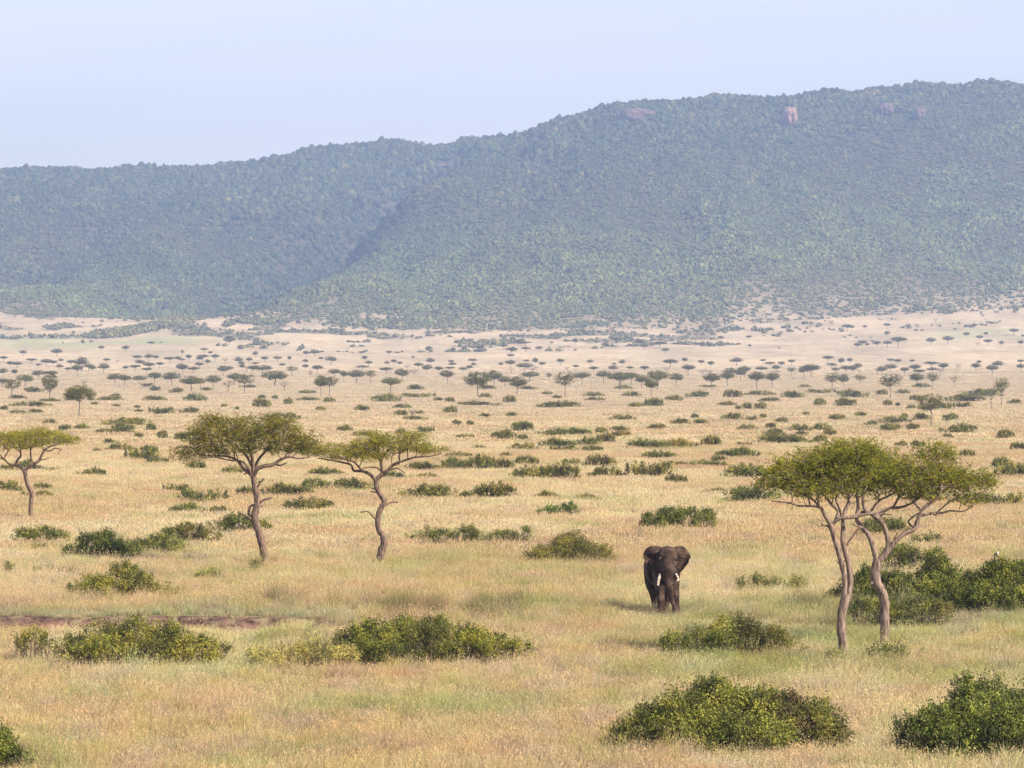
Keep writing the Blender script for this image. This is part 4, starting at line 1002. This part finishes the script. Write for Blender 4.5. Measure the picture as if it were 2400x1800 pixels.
# ------------------------------------------------------------------ forest on the hills
def crown_blob(seed):
    r_ = np.random.default_rng(seed)
    bm = bmesh.new(); tones = []
    for i in range(9):
        c = r_.normal(size=3)*np.array([.42, .42, .22]); c[2] = abs(c[2])+.25
        rr = .30+.22*r_.random()
        g = bmesh.ops.create_icosphere(bm, subdivisions=2, radius=rr, matrix=Matrix.Translation(c.tolist()))
        t = r_.random()*.5+.25
        for v in g['verts']:
            d = np.array(v.co)-c; v.co = c+d*(.8+.5*r_.random()); tones.append(np.clip(t+.12*r_.normal(), 0, 1))
    me = bpy.data.meshes.new('forest_crown'); bm.to_mesh(me); bm.free(); me.materials.append(M['canopy'])
    a = me.attributes.new('tone', 'FLOAT', 'POINT'); a.data.foreach_set('value', np.array(tones, np.float32))
    return me
def forest(label):
    n = 270000
    y = 3600+(7650-3600)*rng.random(n); x = (rng.random(n)*2-1)*.150*7650
    k = np.abs(x) < .145*y+60; x, y = x[k], y[k]
    u = 1200+x*F/y
    cov = forest_cover(x, y)
    e = y-foot(u); t = np.clip(e/2300, 0, 1)
    dens = cov*(1-.50*sstep(.42, .9, t))*np.where(e < 0, .5, 1)
    k = rng.random(len(x)) < dens; x, y, u, t, e = x[k], y[k], u[k], t[k], e[k]
    z = height(x, y)
    v = HY+(HC-z)*F/y
    ok = np.ones(len(x), bool)
    for (px, py, w, h, D) in RK:
        ok &= ~((np.abs(u-px) < w*.55) & (np.abs(v-py+3) < h*.60) & (y < D+40))
    x, y, u, t, z, e, v = x[ok], y[ok], u[ok], t[ok], z[ok], e[ok], v[ok]
    n = len(x)
    cr = 1-sstep(14, 30, seg_dist(x, y, CREEK, .35))
    size = (2.6+.8*sstep(.05, .4, t)+3.4*sstep(.5, .98, t))*(.5+.95*rng.random(n)**1.3)
    size = size*(.75+.6*sstep(.4, .7, fbm(x/55+2, y/130+5, 2)))
    size = np.where(e < 60, np.maximum(size*.8, cr*4.5), size)
    hgt = size*(.85+.35*rng.random(n)+.12*sstep(.5, .95, t))
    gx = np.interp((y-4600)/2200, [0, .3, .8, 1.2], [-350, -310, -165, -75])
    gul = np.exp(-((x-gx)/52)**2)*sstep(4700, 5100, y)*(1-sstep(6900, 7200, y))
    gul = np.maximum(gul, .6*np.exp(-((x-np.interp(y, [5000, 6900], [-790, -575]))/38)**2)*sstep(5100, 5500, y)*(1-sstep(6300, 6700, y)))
    size = size*(1+.35*gul)
    w = fbm(x/120+7, y/300, 3)[:, None]
    green = np.array([.90, 1.08, .95]); olive = np.array([1.35, 1.22, 1.0]); brown = np.array([1.75, 1.30, 1.15])
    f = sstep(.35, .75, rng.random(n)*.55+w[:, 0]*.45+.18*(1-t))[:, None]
    c = (green*(1-f)+olive*f)*(1.85-1.05*sstep(.05, .80, t))[:, None]*np.where(t[:, None] > .35, 1, 1-(1-t[:, None]/.35)*np.array([-.05, .16, -.06]))  # paler towards the foot: thicker low haze put into the crown colour
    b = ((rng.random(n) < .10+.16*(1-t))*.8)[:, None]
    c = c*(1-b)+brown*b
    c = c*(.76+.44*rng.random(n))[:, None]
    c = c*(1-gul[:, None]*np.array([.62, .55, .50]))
    rot = np.column_stack([rng.normal(size=n)*.12, rng.normal(size=n)*.12, rng.random(n)*6.283])
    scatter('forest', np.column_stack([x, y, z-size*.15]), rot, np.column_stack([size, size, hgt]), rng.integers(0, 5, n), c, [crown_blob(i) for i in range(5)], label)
    return n
print('forest', forest('dense hazy blue-green bush forest covering the escarpment'))
# ------------------------------------------------------------------ elephant
def voxel_join(parts, name, vox, mat_, smooth=5):
    """parts: list of bmesh-building callables; returns one continuous mesh"""
    bm = bmesh.new()
    for p in parts: p(bm)
    me = bpy.data.meshes.new(name); bm.to_mesh(me); bm.free()
    o = bpy.data.objects.new(name, me); COL.objects.link(o)
    r = o.modifiers.new('r', 'REMESH'); r.mode = 'VOXEL'; r.voxel_size = vox; r.use_smooth_shade = True
    s = o.modifiers.new('s', 'SMOOTH'); s.iterations = smooth; s.factor = .5
    bpy.context.view_layer.update()
    dg = bpy.context.evaluated_depsgraph_get()
    nm = bpy.data.meshes.new_from_object(o.evaluated_get(dg))
    bpy.data.objects.remove(o); nm.materials.clear(); nm.materials.append(mat_)
    nm.polygons.foreach_set('use_smooth', np.ones(len(nm.polygons), bool))
    return nm
def ell(c, r, rot=None):
    def f(bm):
        Mx = Matrix.Translation(c) @ (rot or Matrix.Identity(4)) @ Matrix.Diagonal((*r, 1))
        bmesh.ops.create_icosphere(bm, subdivisions=4, radius=1, matrix=Mx)
    return f
def tub(path, n=16, k=6, caps=True, flat=None):
    def f(bm):
        A = smooth_path(path, k)
        V, Q = tube_arrays(A[:, :3], A[:, 3], n)
        vs = [bm.verts.new(v) for v in V]
        for q in Q: bm.faces.new([vs[i] for i in q])
        bm.faces.new(vs[:n][::-1]); bm.faces.new(vs[-n:])
        for e in (0, -1):
            bmesh.ops.create_icosphere(bm, subdivisions=3, radius=A[e, 3]*.98, matrix=Matrix.Translation(A[e, :3].tolist()))
    return f
def ear(top, bot, side):
    """top / bot outline points in metres (x, z)"""
    def f(bm):
        t = np.array(top, float); b = np.array(bot, float)
        nx, nz = 26, 26
        s = np.linspace(0, 1, nx)
        def along(P):
            d = np.r_[0, np.cumsum(np.hypot(*np.diff(P, axis=0).T))]; d /= d[-1]
            return np.column_stack([np.interp(s, d, P[:, 0]), np.interp(s, d, P[:, 1])])
        Tt, Bt = along(t), along(b)
        F_, K_ = [], []
        for i in range(nx):
            for j in range(nz):
                w = j/(nz-1); p = Tt[i]*(1-w)+Bt[i]*w
                yy = -.50-.08*s[i]-.10*math.sin(s[i]*5+w*3)-.10*math.sin(w*math.pi)*s[i]+.05*math.sin(w*9+s[i]*4)
                F_.append((p[0], yy-.035, p[1])); K_.append((p[0], yy+.035, p[1]))
        n = nx*nz
        vs = [bm.verts.new(v) for v in F_+K_]
        idx = lambda i, j: i*nz+j
        for i in range(nx-1):
            for j in range(nz-1):
                a, b_, c, d = idx(i, j), idx(i+1, j), idx(i+1, j+1), idx(i, j+1)
                bm.faces.new([vs[a], vs[b_], vs[c], vs[d]]); bm.faces.new([vs[n+d], vs[n+c], vs[n+b_], vs[n+a]])
        ring = [idx(i, 0) for i in range(nx)]+[idx(nx-1, j) for j in range(1, nz)]+[idx(i, nz-1) for i in range(nx-2, -1, -1)]+[idx(0, j) for j in range(nz-2, 0, -1)]
        for a, b_ in zip(ring, ring[1:]+ring[:1]):
            bm.faces.new([vs[b_], vs[a], vs[n+a], vs[n+b_]])
    return f
EX, ED, EZ = at(1564, 1426, .30)
ES = ED/F
e_k = 1/(6.636/ES)
ex = lambda x: (x-800)*e_k
ez = lambda y: (1370-y)*e_k+.30
ep = lambda pts: [(ex(x), ez(y)) for x, y in pts]
skin, nt, N, L = mat('elephant_skin')
tc = N.new('ShaderNodeTexCoord')
nz1 = N.new('ShaderNodeTexNoise'); nz1.inputs['Scale'].default_value = 2.2; nz1.inputs['Detail'].default_value = 8; L.new(tc.outputs['Object'], nz1.inputs[0])
rp = ramp(nt, [(.38, (.024, .0145, .0105)), (.50, (.048, .029, .021)), (.62, (.105, .065, .046))]); L.new(nz1.outputs[0], rp.inputs[0])
mpw = N.new('ShaderNodeMapping'); mpw.inputs['Scale'].default_value = (3, 3, 17); L.new(tc.outputs['Object'], mpw.inputs[0])
nz2 = N.new('ShaderNodeTexNoise'); nz2.inputs['Scale'].default_value = 1.3; nz2.inputs['Detail'].default_value = 5; L.new(mpw.outputs[0], nz2.inputs[0])
vo = N.new('ShaderNodeTexVoronoi'); vo.feature = 'DISTANCE_TO_EDGE'; vo.inputs['Scale'].default_value = 11; L.new(tc.outputs['Object'], vo.inputs[0])
ad = N.new('ShaderNodeMath'); ad.operation = 'ADD'; L.new(nz2.outputs[0], ad.inputs[0]); L.new(vo.outputs[0], ad.inputs[1])
bp = N.new('ShaderNodeBump'); bp.inputs['Strength'].default_value = .9; bp.inputs['Distance'].default_value = .05; L.new(ad.outputs[0], bp.inputs['Height'])
b = N.new('ShaderNodeBsdfPrincipled'); b.inputs['Roughness'].default_value = .8; b.inputs['Specular IOR Level'].default_value = .12
L.new(rp.outputs[0], b.inputs['Base Color']); L.new(bp.outputs[0], b.inputs['Normal']); L.new(b.outputs[0], out(nt).inputs[0])
parts = [
  ell((-.08, -.05, 2.20), (.62, .75, .78)), ell((-.28, .95, 2.12), (.77, 1.0, .92)), ell((-.36, 1.9, 2.15), (.70, .75, .82)),
  ell((-.06, -.55, 2.60), (.50, .60, .58)), ell((-.03, -1.0, 2.80), (.44, .48, .48)), ell((-.02, -1.08, 2.45), (.455, .42, .50)),
  ell((-.15, -1.0, 3.02), (.25, .33, .24)), ell((.12, -1.0, 3.02), (.25, .33, .24)),
  ell((-.02, -1.30, 2.25), (.33, .30, .50)), ell((-.35, -1.25, 2.02), (.13, .2, .25)), ell((.32, -1.25, 2.02), (.13, .2, .25)),
  ell((-.40, -1.27, 2.68), (.08, .12, .10)), ell((.36, -1.27, 2.68), (.08, .12, .10)), ell((-.02, -1.1, 1.85), (.25, .3, .25)),
  tub([(-.02, -1.25, 2.75, .27), (-.01, -1.45, 2.3, .275), (.02, -1.56, 1.9, .245), (.04, -1.60, 1.6, .20), (.06, -1.58, 1.3, .17), (.10, -1.52, 1.0, .145), (.16, -1.45, .78, .125), (.23, -1.40, .58, .10), (.27, -1.40, .46, .075)], 18),
  tub([(.30, .05, 2.1, .34), (.33, 0, 1.5, .25), (.38, -.02, 1.0, .195), (.40, -.02, .55, .172), (.41, -.04, .22, .185), (.41, -.05, .05, .20)]),
  tub([(-.36, -.05, 2.1, .36), (-.36, -.12, 1.5, .28), (-.33, -.22, 1.0, .215), (-.29, -.28, .6, .185), (-.29, -.33, .22, .19), (-.29, -.35, .05, .205)]),
  tub([(-.62, 1.95, 2.0, .45), (-.66, 1.9, 1.4, .34), (-.60, 2.0, .95, .21), (-.52, 2.15, .55, .175), (-.47, 2.1, .22, .18), (-.47, 2.08, .05, .20)]),
  tub([(.0, 1.9, 1.9, .42), (.08, 1.85, 1.3, .30), (.08, 1.95, .85, .20), (.04, 2.12, .5, .17), (.02, 2.05, .2, .18), (.02, 2.03, .05, .19)]),
  tub([(-.36, 2.55, 2.55, .09), (-.38, 2.75, 2.0, .05), (-.4, 2.75, 1.3, .035), (-.4, 2.7, 1.0, .045)], 8),
  ear(ep([(870, 415), (930, 392), (1000, 383), (1060, 408), (1110, 455), (1145, 510), (1158, 545)]), ep([(900, 700), (945, 770), (990, 815), (1035, 770), (1080, 705), (1122, 650), (1130, 600), (1160, 570)]), 1),
  ear(ep([(730, 415), (680, 396), (600, 383), (525, 393), (465, 430), (430, 480), (413, 540)]), ep([(690, 700), (620, 712), (550, 705), (500, 692), (450, 655), (436, 600), (414, 565)]), -1)]
eb = voxel_join(parts, 'elephant', .028, skin, 4)
el = add('elephant', eb, None, (EX, ED, EZ))
tag(el, 'big dark brown bull elephant facing the viewer with spread ears and two white tusks', 'elephant')
ivory, nt, N, L = mat('ivory'); b = N.new('ShaderNodeBsdfPrincipled'); b.inputs['Base Color'].default_value = (.74, .66, .52, 1); b.inputs['Roughness'].default_value = .4
nzi = N.new('ShaderNodeTexNoise'); nzi.inputs['Scale'].default_value = 5; rpi = ramp(nt, [(.42, (.22, .15, .10)), (.55, (.46, .40, .31))]); L.new(nzi.outputs[0], rpi.inputs[0]); L.new(rpi.outputs[0], b.inputs['Base Color']); L.new(b.outputs[0], out(nt).inputs[0])
for pth in ([(-.36, -1.35, 2.02, .06), (-.44, -1.58, 1.80, .064), (-.49, -1.75, 1.58, .058), (-.51, -1.85, 1.46, .035)], [(.32, -1.35, 2.02, .058), (.42, -1.58, 1.86, .060), (.45, -1.78, 1.74, .054), (.38, -1.93, 1.69, .035)]):
    A = smooth_path(pth, 6); V, Q = tube_arrays(A[:, :3], A[:, 3], 12); a_ = Acc(); a_.add(V, Q)
    me = a_.mesh('tusk', [ivory]); bm = bmesh.new(); bm.from_mesh(me)
    bm.verts.ensure_lookup_table(); bm.faces.new([bm.verts[i] for i in range(len(bm.verts)-12, len(bm.verts))]); bm.to_mesh(me); bm.free()
    add('tusk', me, el)
eye, nt, N, L = mat('dark_eye'); b = N.new('ShaderNodeBsdfPrincipled'); b.inputs['Base Color'].default_value = (.006, .004, .003, 1); b.inputs['Roughness'].default_value = .15; L.new(b.outputs[0], out(nt).inputs[0])
for sx in (-.435, .395):
    bm = bmesh.new(); bmesh.ops.create_uvsphere(bm, u_segments=16, v_segments=10, radius=.048)
    me = bpy.data.meshes.new('eye'); bm.to_mesh(me); bm.free(); me.materials.append(eye); add('eye', me, el, (sx, -1.34, 2.66))

# ------------------------------------------------------------------ bird on the thicket
_, BDi, _z = at(2340, 1432, .28)
bp_ = px3(2336, 1303, BDi+.2)
fe, nt, N, L = mat('bird_feathers')
tc = N.new('ShaderNodeTexCoord'); sx_ = N.new('ShaderNodeSeparateXYZ'); L.new(tc.outputs['Object'], sx_.inputs[0])
rp = ramp(nt, [(.44, (.02, .02, .022)), (.5, (.75, .73, .70))], 'CONSTANT'); mm = N.new('ShaderNodeMath'); mm.operation = 'MULTIPLY_ADD'; mm.inputs[1].default_value = 4; mm.inputs[2].default_value = .35
L.new(sx_.outputs['X'], mm.inputs[0]); L.new(mm.outputs[0], rp.inputs[0]); b = N.new('ShaderNodeBsdfPrincipled'); L.new(rp.outputs[0], b.inputs['Base Color']); L.new(b.outputs[0], out(nt).inputs[0])
bm_ = voxel_join([ell((0, 0, .10), (.085, .05, .055), Matrix.Rotation(-.6, 4, 'Y')), ell((.06, 0, .17), (.036, .034, .036)), tub([(-.05, 0, .07, .03), (-.12, 0, .02, .022), (-.2, 0, -.03, .012)], 8), tub([(.085, 0, .17, .014), (.125, 0, .165, .004)], 6), tub([(.01, .015, .06, .008), (.01, .015, -.05, .006)], 6), tub([(.01, -.015, .06, .008), (.01, -.015, -.05, .006)], 6)], 'bird', .008, fe, 2)
bd = add('bird', bm_, None, tuple(bp_)); tag(bd, 'small black and white bird perched on top of the dark thicket by the right edge', 'bird')

# ------------------------------------------------------------------ little dead stump among the far bushes
X, D, z = at(967, 973, .1)
a_ = Acc(); _r = np.random.default_rng(5)
for i in range(9):
    dv = _r.normal(size=3)*np.array([.5, .5, .2]); p = smooth_path([(dv[0]*.2, dv[1]*.2, -.1, .16), (dv[0]*.6, dv[1]*.6, .7, .11), (dv[0]*1.6, dv[1]*1.6, 1.2+_r.random()*.5, .05)], 4)
    V, Q = tube_arrays(p[:, :3], p[:, 3], 6); a_.add(V, Q)
st = add('dead_stump', a_.mesh('dead_stump', [M['bark_dark']]), None, (X, D, z)); tag(st, 'small dark twiggy dead stump among distant bushes above the crooked acacia', 'stump')

# ------------------------------------------------------------------ haze
bm = bmesh.new(); bmesh.ops.create_cube(bm, size=1)
for v in bm.verts:
    v.co = ((v.co.x)*5600, -560 if v.co.y < 0 else 9150, -4 if v.co.z < 0 else 560)
hm = bpy.data.meshes.new('haze'); bm.to_mesh(hm); bm.free()
hz_m = bpy.data.materials.new('morning_haze'); hz_m.use_nodes = True; nt = hz_m.node_tree
for n in list(nt.nodes):
    if n.type != 'OUTPUT_MATERIAL': nt.nodes.remove(n)
pv = nt.nodes.new('ShaderNodeVolumePrincipled'); pv.inputs['Density'].default_value = HAZE
pv.inputs['Color'].default_value = (*HAZE_C, 1); pv.inputs['Anisotropy'].default_value = .2
nt.links.new(pv.outputs[0], out(nt).inputs['Volume'])
hm.materials.append(hz_m); ho = add('haze', hm); tag(ho, kind='stuff', label='thin morning haze filling the air over the whole plain')

# ------------------------------------------------------------------ light, sky, camera
SE, SR = 38, 132
sun = bpy.data.lights.new('sun', 'SUN'); sun.energy = SUN; sun.angle = R(3); sun.color = (1, .92, .80)
so = bpy.data.objects.new('sun', sun); COL.objects.link(so)
dv = Vector((math.cos(R(SE))*math.sin(R(SR)), math.cos(R(SE))*math.cos(R(SR)), math.sin(R(SE))))
so.rotation_euler = dv.to_track_quat('Z', 'Y').to_euler(); so.location = (0, 0, 500)
w = bpy.data.worlds.new('World'); scene.world = w; w.use_nodes = True; nt = w.node_tree; N = nt.nodes; L = nt.links
bg = N['Background']
sk = N.new('ShaderNodeTexSky'); sk.sky_type = 'NISHITA'; sk.sun_disc = False; sk.sun_elevation = R(SE); sk.sun_rotation = R(SR)
sk.air_density = 1.0; sk.dust_density = 1.2; sk.ozone_density = 1.5
tcw = N.new('ShaderNodeTexCoord'); mpw = N.new('ShaderNodeMapping'); mpw.inputs['Scale'].default_value = (3, 3, 26); L.new(tcw.outputs['Generated'], mpw.inputs[0])
nw = N.new('ShaderNodeTexNoise'); nw.inputs['Scale'].default_value = 2.2; nw.inputs['Detail'].default_value = 4; L.new(mpw.outputs[0], nw.inputs[0])
rw = ramp(nt, [(.30, (.62, .62, .62)), (.75, (1, 1, 1))]); L.new(nw.outputs[0], rw.inputs[0])
mw = N.new('ShaderNodeMath'); mw.operation = 'MULTIPLY'; mw.inputs[1].default_value = .42; L.new(rw.outputs[0], mw.inputs[0])
mx = N.new('ShaderNodeMixRGB'); L.new(mw.outputs[0], mx.inputs[0]); L.new(sk.outputs[0], mx.inputs[1]); mx.inputs[2].default_value = CLOUD
L.new(mx.outputs[0], bg.inputs[0]); bg.inputs[1].default_value = SKYS
cam = bpy.data.cameras.new('camera'); co = bpy.data.objects.new('camera', cam); COL.objects.link(co)
cam.sensor_width = 36; cam.lens = 150; cam.shift_y = -50/2400; cam.clip_start = 1; cam.clip_end = 40000
co.location = (0, 0, HC); co.rotation_euler = (R(90), 0, 0); scene.camera = co
scene.view_settings.view_transform = 'Standard'; scene.view_settings.look = 'None'; scene.view_settings.exposure = EXPO
cy = scene.cycles
cy.max_bounces = 6; cy.diffuse_bounces = 2; cy.transmission_bounces = 3; cy.volume_bounces = 0; cy.transparent_max_bounces = 4
cy.caustics_reflective = False; cy.caustics_refractive = False
cy.use_denoising = True
cy.use_adaptive_sampling = False
